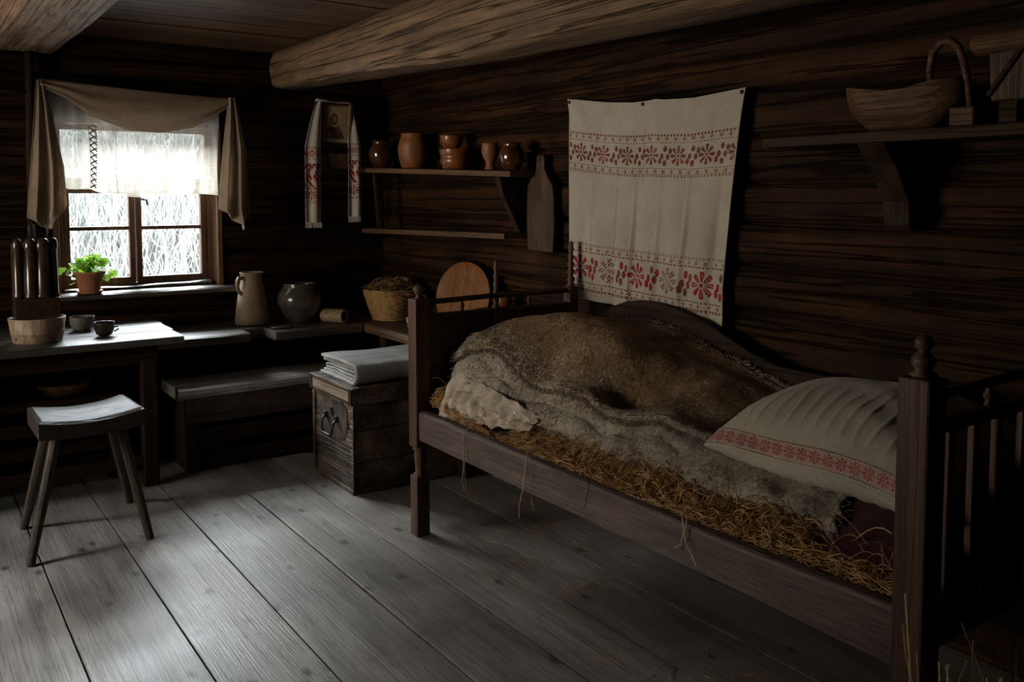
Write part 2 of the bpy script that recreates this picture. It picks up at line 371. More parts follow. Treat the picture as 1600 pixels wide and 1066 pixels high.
# ================================================================== THE ROOM
X0, X1, Y0, Y1, ZC = -1.30, 2.64, -1.40, 5.24, 2.25
def log_wall(name, mat, along, a0, a1, plane, nrm, hole=None, lh=.165, z0=-.06, seed=0):
    cols = list(np.arange(a0, a1, .045))+[a1]
    if hole: cols = sorted([c for c in cols if min(abs(c-hole[0]), abs(c-hole[1])) > .02]+[hole[0], hole[1]])
    ts = [0, .03, .07, .13, .25, .4, .55, .7, .83, .91, .96]
    rows = []; i = 0; z = z0; rr = random.Random(seed)
    while z < ZC+.05:
        h = lh*rr.uniform(.70, 1.25)
        for t in ts: rows.append((z, h, t, i))
        z += h; i += 1
    P = np.zeros((len(rows), len(cols), 3)); ctr = np.zeros((len(rows), len(cols), 2))
    for r, (zz, h, t, i) in enumerate(rows):
        for c, a in enumerate(cols):
            wob0 = .018*nz(a*.55, i*7.3+seed, 0); wob1 = .018*nz(a*.55, (i+1)*7.3+seed, 0)
            z = zz+wob0+(h+wob1-wob0)*t
            d = .007*(1-(2*t-1)**2)-.040*(math.exp(-(t/.035)**2)+math.exp(-((1-t)/.035)**2))+.012*nz(a*.8, i*3.7, seed)
            d += .010*nz(a*1.6, z*16, seed+3)+.006*nz(a*4, z*40, seed+9)
            if nz(a*.45, z*9, seed+20) > .28: d -= .012*min(1, (nz(a*.45, z*9, seed+20)-.28)*10)
            q = plane+nrm*(d-.004)
            P[r, c] = (a, q, z) if along == 'X' else (q, a, z); ctr[r, c] = (a, z)
    def keep(i, j):
        if not hole: return True
        a = (ctr[i, j, 0]+ctr[i, j+1, 0])/2; z = (ctr[i, j, 1]+ctr[i+1, j, 1])/2
        return not (hole[0] < a < hole[1] and hole[2] < z < hole[3])
    mb = MB(); mb.grid(P, keep=keep)
    q0, q1 = sorted((plane-nrm*.07, plane-nrm*.20))
    def blk(s0, s1, b0, b1):
        if along == 'X': mb.box(s0, s1, q0, q1, b0, b1)
        else: mb.box(q0, q1, s0, s1, b0, b1)
    if hole:
        blk(a0-.2, hole[0], z0, ZC+.1); blk(hole[1], a1+.2, z0, ZC+.1); blk(hole[0], hole[1], z0, hole[2]); blk(hole[0], hole[1], hole[3], ZC+.1)
    else: blk(a0-.2, a1+.2, z0, ZC+.1)
    return struct(mb.build(name, mat, smooth=True))
W1 = (.700, 1.585, .865, 1.805); W2 = (3.05, 4.45, .85, 1.80)
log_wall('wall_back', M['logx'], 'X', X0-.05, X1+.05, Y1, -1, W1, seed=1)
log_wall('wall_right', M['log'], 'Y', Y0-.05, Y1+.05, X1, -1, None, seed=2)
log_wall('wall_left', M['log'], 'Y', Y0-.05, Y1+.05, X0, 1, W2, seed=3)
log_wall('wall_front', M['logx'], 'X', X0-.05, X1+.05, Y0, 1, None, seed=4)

mb = MB(); edges = [-1.36, -1.05, -.75, -.46, -.17, .13, .42, .718, 1.016, 1.329, 1.60, 1.86, 2.14, 2.42, 2.70]
for a, b in zip(edges[:-1], edges[1:]):
    n = 40; dz = random.uniform(-.002, .002); vs = []
    for k in range(n+1):
        y = Y0-.1+(Y1+.2-Y0)*k/n; wv = .003*nz(y*.7, a*9, 0)
        cup = .0015*nz(y*.5, a*5, 3)
        vs += [(a+.0034+wv*.5, y, -.030), (a+.0034+wv*.5, y, dz-.0004+cup), (a+.0044, y, dz+cup), ((a+b)/2, y, dz+.001-cup), (b-.0044, y, dz+cup), (b-.0034+wv*.5, y, dz-.0004+cup), (b-.0034+wv*.5, y, -.030)]
    fs = [(k*7+j, k*7+7+j, k*7+8+j, k*7+j+1) for k in range(n) for j in range(6)]
    mb.add(vs, [f[::-1] for f in fs], random.choice((0, 0, 1, 2)))
mb.box(X0-.1, X1+.1, Y0-.1, Y1+.1, -.06, -.031)
struct(mb.build('floor', M['floor'], smooth=False))

mb = MB(); y = Y0-.1
while y < Y1+.1:
    wd = random.uniform(.20, .28); dz = random.uniform(-.008, .008)
    for k in range(8):
        xa, xb = X0-.1+(X1-X0+.2)*k/8, X0-.1+(X1-X0+.2)*(k+1)/8
        mb.box(xa, xb, y+.003, y+wd-.003, ZC+dz, ZC+.04)
    y += wd
mb.box(X0-.2, X1+.2, Y0-.2, Y1+.2, ZC+.03, ZC+.09)
struct(mb.build('ceiling', M['ceil']))

def hewn_beam(name, st, mat, ch=.035, seed=0):
    """st: stations (Y, x0, x1, z0, z1); squared log with uneven axe-hewn faces"""
    ys = np.arange(st[-1][0], st[0][0]+.001, .06); P = []
    S = np.array(sorted(st))
    for y in ys:
        x0, x1, z0, z1 = [np.interp(y, S[:, 0], S[:, k]) for k in (1, 2, 3, 4)]
        c = ch; ring = [(x0+c, z0), ((x0+x1)/2, z0-.006), (x1-c, z0), (x1-c*.3, z0+c*.3), (x1, z0+c), (x1, z1), (x0+c*1.5, z1), (x0+c*.4, z1-c*.6), (x0, z1-c*1.6), (x0-.004, (z0+z1)/2), (x0, z0+c), (x0+c*.3, z0+c*.3)]
        P.append([(x+.012*nz(y*1.1, k*2.1, seed)+.005*nz(y*5, k*3.3, seed), y, z+.012*nz(y*1.1, k*2.1, seed+5)+.005*nz(y*5, k*3.3, seed+7)) for k, (x, z) in enumerate(ring)])
    P = np.array(P); P = np.concatenate([P, P[:, :1]], 1)
    mb = MB(); mb.grid(P); n = P.shape[1]
    return struct(mb.build(name, mat, smooth=True))
hewn_beam('ceiling_beam', [(5.26, 1.885, 2.12, 2.045, 2.26), (2.9, 1.87, 2.11, 1.945, 2.26), (1.4, 1.86, 2.11, 1.912, 2.26), (-1.45, 1.86, 2.11, 1.90, 2.26)], M['beam'], seed=1)
hewn_beam('ceiling_beam', [(5.26, .40, .75, 2.135, 2.26), (3.7, .42, .755, 2.125, 2.26), (-1.45, .42, .755, 2.10, 2.26)], M['beampale'], seed=2)

# far window: frame, two casements below a fixed light
win = thing('window_1', None, None, (1.14, Y1, W1[2]))
struct(win)
mb = MB()
mb.box(W1[0]-.002, .728, Y1-.012, Y1+.19, W1[2], W1[3]+.005); mb.box(1.558, W1[1]+.002, Y1-.012, Y1+.19, W1[2], W1[3]+.005)
mb.box(.728, 1.558, Y1-.012, Y1+.19, 1.783, W1[3]+.005)
mb.build('window_lining', M['frame'], win, bevel=.004)
mb = MB(); ya, yb = Y1+.10, Y1+.15
mb.box(.728, .762, ya, yb, .875, 1.783); mb.box(1.525, 1.558, ya, yb, .875, 1.783); mb.box(.762, 1.525, ya, yb, .875, .905); mb.box(.762, 1.525, ya, yb, 1.755, 1.783)
mb.box(.762, 1.525, ya-.01, yb, 1.435, 1.495)
mb.build('window_frame', M['frame'], win, bevel=.004)
for (xa, xb) in ((.764, 1.128), (1.134, 1.523)):
    sm = MB(); s = .030
    sm.box(xa, xa+s, ya-.004, yb-.006, .907, 1.433); sm.box(xb-s, xb, ya-.004, yb-.006, .907, 1.433)
    sm.box(xa+s, xb-s, ya-.004, yb-.006, .907, .940); sm.box(xa+s, xb-s, ya-.004, yb-.006, 1.41, 1.433); sm.box(xa+s, xb-s, ya+.005, yb-.012, 1.205, 1.226)
    so = sm.build('sash', M['frame'], win, bevel=.003)
    MB().box(xa+s-.005, xb-s+.005, Y1+.125, Y1+.129, .935, 1.415).build('pane', M['glass'], so)
MB().box(.757, 1.53, Y1+.125, Y1+.129, 1.49, 1.76).build('pane', M['glass'], win)
mb = MB(); mb.tube([(1.167, ya-.008, 1.375), (1.167, ya-.03, 1.375), (1.185, ya-.034, 1.372), (1.192, ya-.034, 1.345)], .005, 8)
mb.build('latch', M['iron'], win, smooth=True)
mb = MB(); P = []
for i, x in enumerate(np.linspace(.69, 1.665, 30)):
    e = .012*nz(x*3, 1, 0)
    P.append([(x, Y1+.18, .842), (x, Y1+.18, .877), (x, Y1+.05, .878), (x, 5.125+e, .876+.004*nz(x*4, 5, 0)), (x, 5.112+e, .868), (x, 5.112+e, .848), (x, 5.125+e, .840), (x, Y1+.18, .842)])
mb.grid(np.array(P), flip=True)
for k in (0, 29): mb.add(P[k][:7], [tuple(range(7))[::(1 if k else -1)]])
struct(mb.build('window_sill', M['grey'], win, smooth=False))

win2 = thing('window_2', None, None, (X0, 3.75, .85)); struct(win2)
mb = MB(); xa, xb = X0-.16, X0-.10; wa, wb = W2[0]+.035, W2[1]-.035
mb.box(X0-.2, X0+.012, wa-.06, wa, .85, 1.82); mb.box(X0-.2, X0+.012, wb, wb+.06, .85, 1.82); mb.box(X0-.2, X0+.012, wa, wb, 1.76, 1.82); mb.box(X0-.2, X0+.06, wa-.08, wb+.08, .82, .87)
mb.box(xa, xb, 3.72, 3.78, .87, 1.76); mb.box(xa, xb, wa, wb, 1.33, 1.36)
mb.build('window_frame', M['frame'], win2, bevel=.004)
MB().box(X0-.135, X0-.131, wa, wb, .87, 1.76).build('pane', M['glass'], win2)

# outside: pale ground and a bank of bare winter brush
gp = np.array([[(x, y, z+.25*nz(x*.3, y*.3, 0)) for x in np.linspace(-16, 24, 50)] for y, z in ((5.6, -.7), (9, -.7), (14, -.6), (17, .4), (20, 2.2), (24, 4.2), (28, 5.2), (34, 5.4))])
struct(MB().grid(gp, flip=True).build('ground', M['snow'], smooth=True))
N = 30000; b = np.stack([RNG.uniform(-3, 10, N), RNG.uniform(15, 21, N), np.full(N, -.7)], 1)
K = 6; P = np.zeros((N, K, 3)); b[:, 2] = np.interp(b[:, 1], [14, 17, 20, 24], [-.7, .3, 2.0, 4.0]); hh = RNG.uniform(.3, 1.7, N); ln = RNG.normal(0, .22, (N, 2)); wv = RNG.normal(0, .05, (N, K, 2))
for k in range(K):
    t = k/(K-1); P[:, k, 0] = b[:, 0]+ln[:, 0]*t**1.5+wv[:, k, 0]; P[:, k, 1] = b[:, 1]+ln[:, 1]*t**1.5; P[:, k, 2] = b[:, 2]+hh*t
v, f = ribbons(P, RNG.uniform(.003, .012, N))
tag(np_mesh('winter_brush', [v], [f], [M['hedge']], [0]), 'pale bare brush standing outdoors beyond the window', 'brush', kind='stuff')

# ================================================================== CURTAIN
cur = thing('window_curtain', 'sheer unbleached linen curtain swagged over the window with hanging tails', 'curtain', (1.13, 5.15, 1.2))
nu, nv = 110, 60; P = np.zeros((nu, nv, 3))
for i in range(nu):
    u = i/(nu-1); x = .685+u*.865
    for j in range(nv):
        v = j/(nv-1); zt = 1.975-.03*u; zb = 1.405+.012*math.sin(u*9)+.035*math.exp(-((u-.02)/.1)**2)-.012*u+.02*math.exp(-((u-.2)/.06)**2)
        fold = .013*math.sin(u*31+1.5*math.sin(v*2))+.008*math.sin(u*67+v*3)
        P[i, j] = (x+.006*math.sin(v*5+u*20), 5.155+fold*(.3+.7*v), zt+(zb-zt)*v)
MB().grid(P).build('sheer_panel', M['sheer'], cur, smooth=True)
def lace(u0, u1, n, rows, name, mat):
    Q = np.zeros((n, rows, 3)); m2 = P.shape[1]
    for i in range(n):
        fi = (u0+(u1-u0)*i/(n-1))*(P.shape[0]-1); i0 = min(int(fi), P.shape[0]-2)
        for j in range(rows):
            fj = (.36+.63*j/(rows-1))*(m2-1); j0 = min(int(fj), m2-2); Q[i, j] = (P[i0, j0]*(1-fi+i0)+P[i0+1, j0]*(fi-i0))*(1-fj+j0)+(P[i0, j0+1]*(1-fi+i0)+P[i0+1, j0+1]*(fi-i0))*(fj-j0)
            Q[i, j, 1] -= .003
    def kp(i, j):
        e = abs(2*(i+.5)/n-1); d = abs(((j/14+(i/n)*.9) % 1)-.5) < .14 or abs(((j/14-(i/n)*.9) % 1)-.5) < .14
        return e > .86 or d
    return MB().grid(Q, keep=kp).build(name, mat, cur, smooth=True)
M['lace'] = cloth('grey_lace_thread', (.16,.13,.10), 300, .2, .3)
lace(.215, .255, 14, 150, 'lace_band', M['lace']); lace(.372, .378, 4, 120, 'lace_band', M['lace'])
# the doubled top swag
bx = [.645, .70, .76, .879, 1.067, 1.232, 1.404, 1.52, 1.60, 1.635]; bz = [1.95, 1.93, 1.905, 1.815, 1.748, 1.742, 1.775, 1.84, 1.90, 1.925]
nu, nv = 90, 26; P = np.zeros((nu, nv, 3))
for i in range(nu):
    u = i/(nu-1); x = .645+u*.99; zt = 1.992-.042*u-.006*math.sin(u*PI); zb = np.interp(x, bx, bz)
    for j in range(nv):
        v = j/(nv-1)
        P[i, j] = (x, 5.135-.022*math.sin(v*PI*.85)-.006*math.sin(v*14+u*6), zt+(zb-zt)*v)
MB().grid(P).build('swag', M['gauze'], cur, smooth=True, solid=.003)
def tail(ptsL, ptsR, nf, ph, amp, ybase, bot):
    """hanging fan of folds between a left and a right edge given as (z, x) lists"""
    nu, nv = 48, 50; P = np.zeros((nu, nv, 3)); L = np.array(sorted(ptsL)); R = np.array(sorted(ptsR))
    for i in range(nu):
        u = i/(nu-1); zt = 1.985 if ybase > 5.11 else 1.955; zb = np.interp(u, [p[0] for p in bot], [p[1] for p in bot])
        for j in range(nv):
            v = j/(nv-1); z = zt+(zb-zt)*v
            xl = np.interp(z, L[:, 0], L[:, 1]); xr = np.interp(z, R[:, 0], R[:, 1])
            a = amp*(.25+.75*v)
            P[i, j] = (xl+(xr-xl)*u+a*.25*math.sin(u*nf*2*PI), ybase+a*math.sin(u*nf*2*PI+ph+v*1.2)-.03*v, z)
    return MB().grid(P).build('tail', M['burlap'], cur, smooth=True, solid=.002)
tail([(1.985, .632), (1.742, .608), (1.286, .565), (1.2, .60)], [(1.985, .665), (1.85, .69), (1.55, .735), (1.35, .742), (1.2, .72)], 2.3, .4, .030, 5.12, [(0, 1.285), (.25, 1.25), (.55, 1.225), (.8, 1.27), (1, 1.34)])
tail([(1.955, 1.60), (1.7, 1.565), (1.42, 1.535), (1.31, 1.525), (1.19, 1.6)], [(1.955, 1.635), (1.85, 1.66), (1.66, 1.692), (1.27, 1.695), (1.19, 1.68)], 2.1, 1.2, .034, 5.105, [(0, 1.32), (.3, 1.27), (.55, 1.235), (.75, 1.196), (.9, 1.235), (1, 1.275)])

pole = thing('drying_pole', 'thin upright wooden pole with crossbar hanging left of the window', 'pole', (.61, 5.14, 1.10))
MB().tube([(.592, 5.19, 1.10), (.598, 5.19, 1.5), (.606, 5.19, 1.9), (.612, 5.185, 2.135)], [.018, .02, .02, .022], 10).build('upright', M['darkz'], pole, smooth=True)
MB().tube([(-.9, 5.19, 1.85), (-.2, 5.19, 1.888), (.35, 5.19, 1.918), (.60, 5.19, 1.929)], .015, 9).build('crossbar', M['shelf'], pole, smooth=True)

# window sill things
mb = MB(); P = []
for x in np.linspace(.745, 1.53, 50):
    u = (x-.745)/.785; yc = 5.27+.03*u; wv = .036+.01*nz(x*6, 0, 0); h = .016+.010*u+.008*nz(x*5, 3, 0)
    P.append([(x, yc+wv*math.cos(t), .878+h/2+.0+h*.5*math.sin(t)*(1+.3*nz(x*9, t, 1))) for t in np.linspace(0, 2*PI, 13)])
mb.grid(np.array(P), flip=True)
for k in (0, 49): mb.add(P[k][:12], [tuple(range(12))])
tag(mb.build('weathered_plank', M['grey'], loc=(.745, 5.22, .878), smooth=True), 'thin gnarled weathered plank lying on the window sill', 'plank')
pp = thing('potted_plant', 'small green leafy plant in terracotta pot on the window sill', 'plant', (.853, 5.155, .878))
MB().lathe([(.045, .006), (.052, .01), (.060, .05), (.072, .095), (.079, .097), (.080, .112), (.074, .112), (.070, .094), (.0, .092)], (.853, 5.155, .884), 32).build('pot', M['terra'], pp, smooth=True, bevel=.002)
MB().lathe([(.045, 0), (.060, .002), (.066, .016), (.062, .016), (.05, .006), (0, .006)], (.853, 5.155, .878), 32).build('saucer', M['terra'], pp, smooth=True)
MB().lathe([(.069, 0), (.04, .006), (0, .01)], (.853, 5.155, .974), 20).build('soil', M['soil'], pp, smooth=True)
st = MB(); lf = MB(); rr = random.Random(5)
for k in range(58):
    a = rr.uniform(0, 2*PI); d = rr.uniform(.02, .135); h = rr.uniform(.03, .085) if d < .08 else rr.uniform(-.05, .055)
    c = Vector((.853, 5.155, .98)); e = c+Vector((math.cos(a)*d*1.05, math.sin(a)*d*.6, h)); md = c.lerp(e, .5)+Vector((0, 0, .035))
    st.tube([c, md, e], .0015, 5)
    s = rr.uniform(.014, .026); nrm = Vector((rr.uniform(-.5, .5), rr.uniform(-1, .2), rr.uniform(.2, 1))).normalized(); t = nrm.cross(Vector((0, 0, 1))).normalized(); bb = nrm.cross(t)
    ring = []
    for q in range(12):
        th = 2*PI*q/12; rad = s*(1+.18*math.cos(3*th))*(1-.25*math.cos(th)); ring.append(e+t*rad*math.sin(th)+bb*rad*math.cos(th)+nrm*(.25*s*math.sin(th)**2))
    lf.add([e]+ring, [(0, 1+q, 1+(q+1) % 12) for q in range(12)])
st.build('stems', M['leaf'], pp); lf.build('foliage', M['leaf'], pp, smooth=True)

# ================================================================== TABLE AND ITS THINGS
tb = thing('dining_table', 'long worn plank table with bluish grey top below the window', 'table', (.2, 4.75, 0))
mb = MB()
for k, (ya, yb) in enumerate(((4.385, 4.63), (4.634, 4.90), (4.904, 5.15))):
    P = []
    for x in np.linspace(-.75, 1.135+.012*k, 24):
        dz = .003*nz(x*2, k, 0); P.append([(x, ya, .690), (x, ya, .721+dz), (x, ya+.004, .724+dz), (x, (ya+yb)/2, .725+.002*nz(x*3, k, 4)), (x, yb-.003, .724+dz), (x, yb, .721+dz), (x, yb, .690), (x, ya, .690)])
    mb.grid(np.array(P), flip=True)
    for q in (0, 23): mb.add(P[q][:7], [tuple(range(7))])
mb.build('tabletop', M['table'], tb)
mb = MB(); mb.box(-.62, 1.03, 4.455, 4.480, .60, .690); mb.box(-.62, 1.03, 5.06, 5.085, .60, .690); mb.box(1.005, 1.03, 4.48, 5.06, .60, .690); mb.box(-.62, -.595, 4.48, 5.06, .60, .690)
mb.build('apron', M['darkx'], tb, bevel=.003)
for (x, y) in ((.985, 4.47), (.985, 5.07), (-.58, 4.47), (-.58, 5.07)):
    MB().box(x-.035, x+.035, y-.03, y+.03, 0, .62).build('leg', M['darkz'], tb, bevel=.006)
MB().box(-.58, .985, 4.455, 4.485, .10, .15).build('stretcher', M['darkx'], tb, bevel=.004)

tub = thing('wooden_tub', 'shallow pale wooden tub at the left end of the table', 'tub', (.535, 4.60, .724))
MB().lathe([(.100, 0), (.103, .004), (.120, .112), (.116, .114), (.110, .108), (.096, .016), (0, .014)], (.535, 4.60, .7255), 40).build('staves', M['tub'], tub, smooth=True)
MB().lathe([(.1075, .036), (.110, .037), (.1125, .057), (.110, .058)], (.535, 4.60, .7255), 40).build('hoop', M['tub'], tub, smooth=True)
cm = thing('candle_mould', 'tall dark glossy bundle of upright wooden tubes standing in the tub', 'mould', (.535, 4.60, .742))
MB().box(.440, .630, 4.60, 4.632, .93, 1.18).build('back_board', M['tube'], cm, bevel=.004)
MB().box(.440, .630, 4.545, 4.655, .741, .93).build('base', M['tube'], cm, bevel=.006)
for k, (x, y, r) in enumerate(((.463, 4.595, .018), (.512, 4.568, .024), (.562, 4.572, .030), (.608, 4.60, .022))):
    MB().lathe([(r*1.15, 0), (r*1.15, .012), (r*.98, .02), (r*.82, .215), (r*.95, .222), (r*1.05, .235), (r*1.0, .26), (r*.6, .272), (0, .274)], (x, y, .93), 20).build('mould_tube', M['tube'], cm, smooth=True)
MB().box(.455, .618, 4.60, 4.632, 1.168, 1.196).build('top_bar', M['tube'], cm, bevel=.008)
MB().tube([(.516, 4.615, 1.19), (.516, 4.615, 1.255), (.524, 4.615, 1.275), (.536, 4.615, 1.262), (.538, 4.615, 1.20)], .004, 8).build('wire_loop', M['iron'], cm, smooth=True)
MB().tube([(.590, 4.615, 1.19), (.592, 4.615, 1.25), (.591, 4.615, 1.30)], .004, 8).build('wire_prong', M['iron'], cm, smooth=True)

def cup(name, label, x, y, z, r, h, mat, cat='cup'):
    o = MB().lathe([(r*.55, 0), (r*.62, .003), (r*.78, h*.12), (r*.97, h*.5), (r*.98, h*.85), (r*1.0, h), (r*.93, h*.99), (r*.90, h*.6), (r*.6, h*.14), (0, h*.1)], (x, y, z), 36).build(name, mat, loc=(x, y, z), smooth=True)
    return tag(o, label, cat)
cup('stoneware_bowl', 'grey stoneware bowl with pale rim on the table, nearer the window', .765, 4.86, .7265, .058, .068, M['cupgrey'], 'bowl')
cp = cup('clay_cup', 'small dark glazed cup at the table front, in front of the grey bowl', .820, 4.60, .7265, .046, .066, M['cup'])
MB().tube([(.860, 4.59, .765), (.876, 4.587, .768), (.880, 4.586, .755), (.862, 4.589, .745)], .004, 8).build('handle', M['cup'], cp, smooth=True)

# dark bench under the table carrying a bowl
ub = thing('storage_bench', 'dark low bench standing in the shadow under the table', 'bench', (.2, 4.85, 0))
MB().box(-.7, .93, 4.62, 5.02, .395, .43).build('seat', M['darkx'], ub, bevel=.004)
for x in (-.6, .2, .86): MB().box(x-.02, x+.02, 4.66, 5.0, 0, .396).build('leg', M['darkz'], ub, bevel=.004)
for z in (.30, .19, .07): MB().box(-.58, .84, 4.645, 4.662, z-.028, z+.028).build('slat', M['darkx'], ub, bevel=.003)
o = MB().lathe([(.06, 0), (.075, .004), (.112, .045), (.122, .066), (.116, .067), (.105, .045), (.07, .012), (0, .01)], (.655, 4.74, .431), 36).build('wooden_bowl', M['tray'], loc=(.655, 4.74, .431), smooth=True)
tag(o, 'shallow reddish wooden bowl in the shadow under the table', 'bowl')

# ================================================================== STOOL
sl = thing('milking_stool', 'rustic wooden stool with dished seat and splayed legs on the floor', 'stool', (.62, 3.95, 0))
c = np.array([(.430, 3.772), (.822, 3.812), (.805, 4.135), (.428, 4.10)]); nu, nv = 26, 18; P = np.zeros((nu, nv, 3)); Q = np.zeros((nu, nv, 3))
for i in range(nu):
    for j in range(nv):
        u, v = i/(nu-1), j/(nv-1); p = (1-u)*(1-v)*c[0]+u*(1-v)*c[1]+u*v*c[2]+(1-u)*v*c[3]
        edge = max(abs(2*u-1), abs(2*v-1)); rd = .010*max(0, (edge-.93)/.07)**2
        z = .537-.026*(1-(2*u-1)**2)*(.75+.25*math.cos((v-.5)*2))-rd+.002*nz(u*5, v*5, 2)
        P[i, j] = (p[0], p[1], z); Q[i, j] = (p[0]+(.005 if edge > .99 else 0)*0, p[1], .462-.012*(1-(2*u-1)**2))
mb = MB(); mb.grid(P); mb.grid(Q, flip=True)
per = [(i, 0) for i in range(nu)]+[(nu-1, j) for j in range(1, nv)]+[(i, nv-1) for i in range(nu-2, -1, -1)]+[(0, j) for j in range(nv-2, 0, -1)]
vs = [P[a, b_] for a, b_ in per]+[Q[a, b_] for a, b_ in per]; n = len(per)
mb.add(vs, [(k, n+k, n+(k+1) % n, (k+1) % n) for k in range(n)])
mb.build('seat', M['stool'], sl, smooth=False)
for (tx, ty, bx_, by_) in ((.505, 3.86, .380, 3.728), (.495, 4.02, .408, 4.175), (.735, 3.875, .817, 3.752), (.725, 4.045, .845, 4.26)):
    MB().tube([(bx_, by_, 0), (bx_*.5+tx*.5, by_*.5+ty*.5, .237), (tx, ty, .475)], [.017, .021, .022], 8).build('leg', M['leg'], sl, bevel=.003)

# ================================================================== WALL BENCHES
hb = thing('high_bench', 'high wall bench of rough pale boards along the far wall under the window sill', 'bench', (1.2, 4.95, 0))
def rough_board(mb, x0, x1, y0, y1, z0, z1, n=20, wob=.006, seed=0):
    P = []
    for x in np.linspace(x0, x1, n):
        e = wob*2*nz(x*3, seed, 0); t = wob*nz(x*4, seed, 6); P.append([(x, y0+e+.004, z0), (x, y0+e-.004, (z0+z1)/2), (x, y0+e+.004, z1-.006+t), (x, y0+e+.016, z1+t), (x, (y0+y1)/2, z1+wob*.5*nz(x*3, seed, 9)), (x, y1, z1+t), (x, y1, z0), (x, y0+e+.004, z0)])
    mb.grid(np.array(P), flip=True)
    for k in (0, n-1): mb.add(P[k][:7], [tuple(range(7))[::(1 if k == 0 else -1)]])
mb = MB(); rough_board(mb, 1.035, 1.56, 4.70, 5.22, .612, .660, 24, .007, 1); mb.build('seat_board', M['grey'], hb)
mb = MB(); rough_board(mb, 1.565, 1.685, 4.86, 5.22, .600, .657, 8, .007, 4); mb.build('seat_board', M['grey'], hb)
mb = MB(); rough_board(mb, 1.69, 2.203, 4.66, 5.22, .612, .660, 16, .007, 2); mb.build('seat_board', M['grey'], hb)
for x in (1.22, 1.80): MB().box(x-.035, x+.035, 4.86, 4.93, 0, .6).build('leg', M['darkz'], hb, bevel=.006)
MB().box(1.04, 2.2, 5.12, 5.20, .50, .61).build('bearer', M['darkx'], hb, bevel=.005)
sb = thing('corner_bench', 'bench board running along the log wall behind the bed foot', 'bench', (2.42, 4.4, 0))
mb = MB(); P = []
for y in np.linspace(3.55, 5.22, 30):
    e = .012*nz(y*2, 3, 0); x0 = 2.215+e-.03*(y-3.9)*0
    P.append([(x0, y, .612), (x0-.005, y, .636), (x0+.004, y, .655), (x0+.015, y, .660), (2.4, y, .661), (2.60, y, .66), (2.60, y, .612), (x0, y, .612)])
mb.grid(np.array(P)); mb.add(P[0][:7], [tuple(range(7))[::-1]])
mb.build('seat_board', M['shelf'], sb)
for y in (3.7, 4.55): MB().box(2.27, 2.34, y-.035, y+.035, 0, .6125).build('leg', M['darkz'], sb, bevel=.006)
lb = thing('low_bench', 'low box bench with seat plank coloured as lit, standing before the far wall', 'bench', (1.7, 4.65, 0))
mb = MB(); P = []
for x in np.linspace(1.125, 2.20, 30):
    e = .006*nz(x*3, 1, 0); t = .004*nz(x*4, 2, 6)
    P.append([(x, 4.500+e, .385), (x, 4.482+e, .395), (x, 4.476+e, .415), (x, 4.482+e, .432+t), (x, 4.50+e, .440+t), (x, 4.62, .442), (x, 4.80, .44+t), (x, 4.815, .43), (x, 4.815, .385), (x, 4.5+e, .385)])
mb.grid(np.array(P), flip=True)
for k in (0, 29): mb.add(P[k][:9], [tuple(range(9))[::(1 if k == 0 else -1)]])
M['benchlit'] = wood('lit_bench_plank', (.30,.285,.275), (.56,.535,.51), 'X', .4, .6, 60, .5, .45, 7, .3)  # pale colour stands in for window light on the seat
mb.build('seat_plank', M['benchlit'], lb, smooth=False)
MB().box(1.165, 2.18, 4.505, 4.53, .255, .386).build('front_board', M['chestx'], lb, bevel=.004)
MB().box(1.20, 2.18, 4.54, 4.562, .13, .215).build('front_slat', M['darkx'], lb, bevel=.004)
MB().box(1.20, 2.18, 4.54, 4.562, .015, .085).build('front_slat', M['darkx'], lb, bevel=.004)
for x in (1.20, 2.13): MB().box(x-.025, x+.025, 4.535, 4.80, 0, .386).build('side_board', M['darkz'], lb, bevel=.004)

# things on the wall bench
jg = thing('stoneware_jug', 'tall buff stoneware jug with side handle on the wall bench', 'jug', (1.680, 5.02, .6605))
MB().lathe([(.088, 0), (.095, .006), (.094, .03), (.084, .12), (.070, .20), (.060, .245), (.057, .27), (.064, .292), (.0665, .298), (.060, .298), (.053, .27), (.055, .24), (.07, .15), (.08, .03), (0, .02)], (1.680, 5.02, .6625), 40).build('body', M['grayclay'], jg, smooth=True)
MB().tube([(1.622, 5.0, .929), (1.598, 4.985, .932), (1.585, 4.975, .914), (1.585, 4.975, .879), (1.600, 4.985, .849), (1.617, 5.0, .839)], [.011, .012, .012, .011, .011, .012], 10).build('handle', M['grayclay'], jg, smooth=True)
o = MB().lathe([(.062, 0), (.068, .004), (.100, .05), (.128, .105), (.132, .14), (.122, .175), (.098, .203), (.092, .212), (.100, .226), (.097, .230), (.086, .226), (.082, .21), (.11, .16), (.11, .1), (.06, .02), (0, .015)], (1.935, 4.93, .6615), 44).build('glazed_pot', M['blackpot'], loc=(1.935, 4.93, .6615), smooth=True)
tag(o, 'round dark glazed pot on the wall bench beside the tall jug', 'pot')
rl = thing('bark_roll', 'short hollow roll of pale birch bark lying on the wall bench', 'roll', (2.14, 4.76, .662))
d = Vector((.50, -.866, 0)).normalized(); c0 = Vector((2.09, 4.80, .702))
MB().tube([c0-d*.075, c0-d*.07, c0+d*.07, c0+d*.075], [.037, .040, .040, .038], 24, cap=False).build('bark_wall', M['turned'], rl, smooth=True, solid=.014, soff=-1)
MB().tube([c0+d*.070, c0+d*.0715], [.024, .024], 20).build('hollow', M['soil'], rl)  # dark disc plugs the bore, standing for the shade inside
o = MB(); P = []
for x in np.linspace(1.70, 1.83, 14):
    u = (x-1.70)/.13; P.append([(x, 4.76+.035*math.cos(t)*(max(0, math.sin(u*PI))**.5+.1), .668+.006*math.sin(t)) for t in np.linspace(0, 2*PI, 13)])
o.grid(np.array(P), flip=True); o = o.build('wood_chip', M['grey'], loc=(1.76, 4.76, .6615), smooth=True)
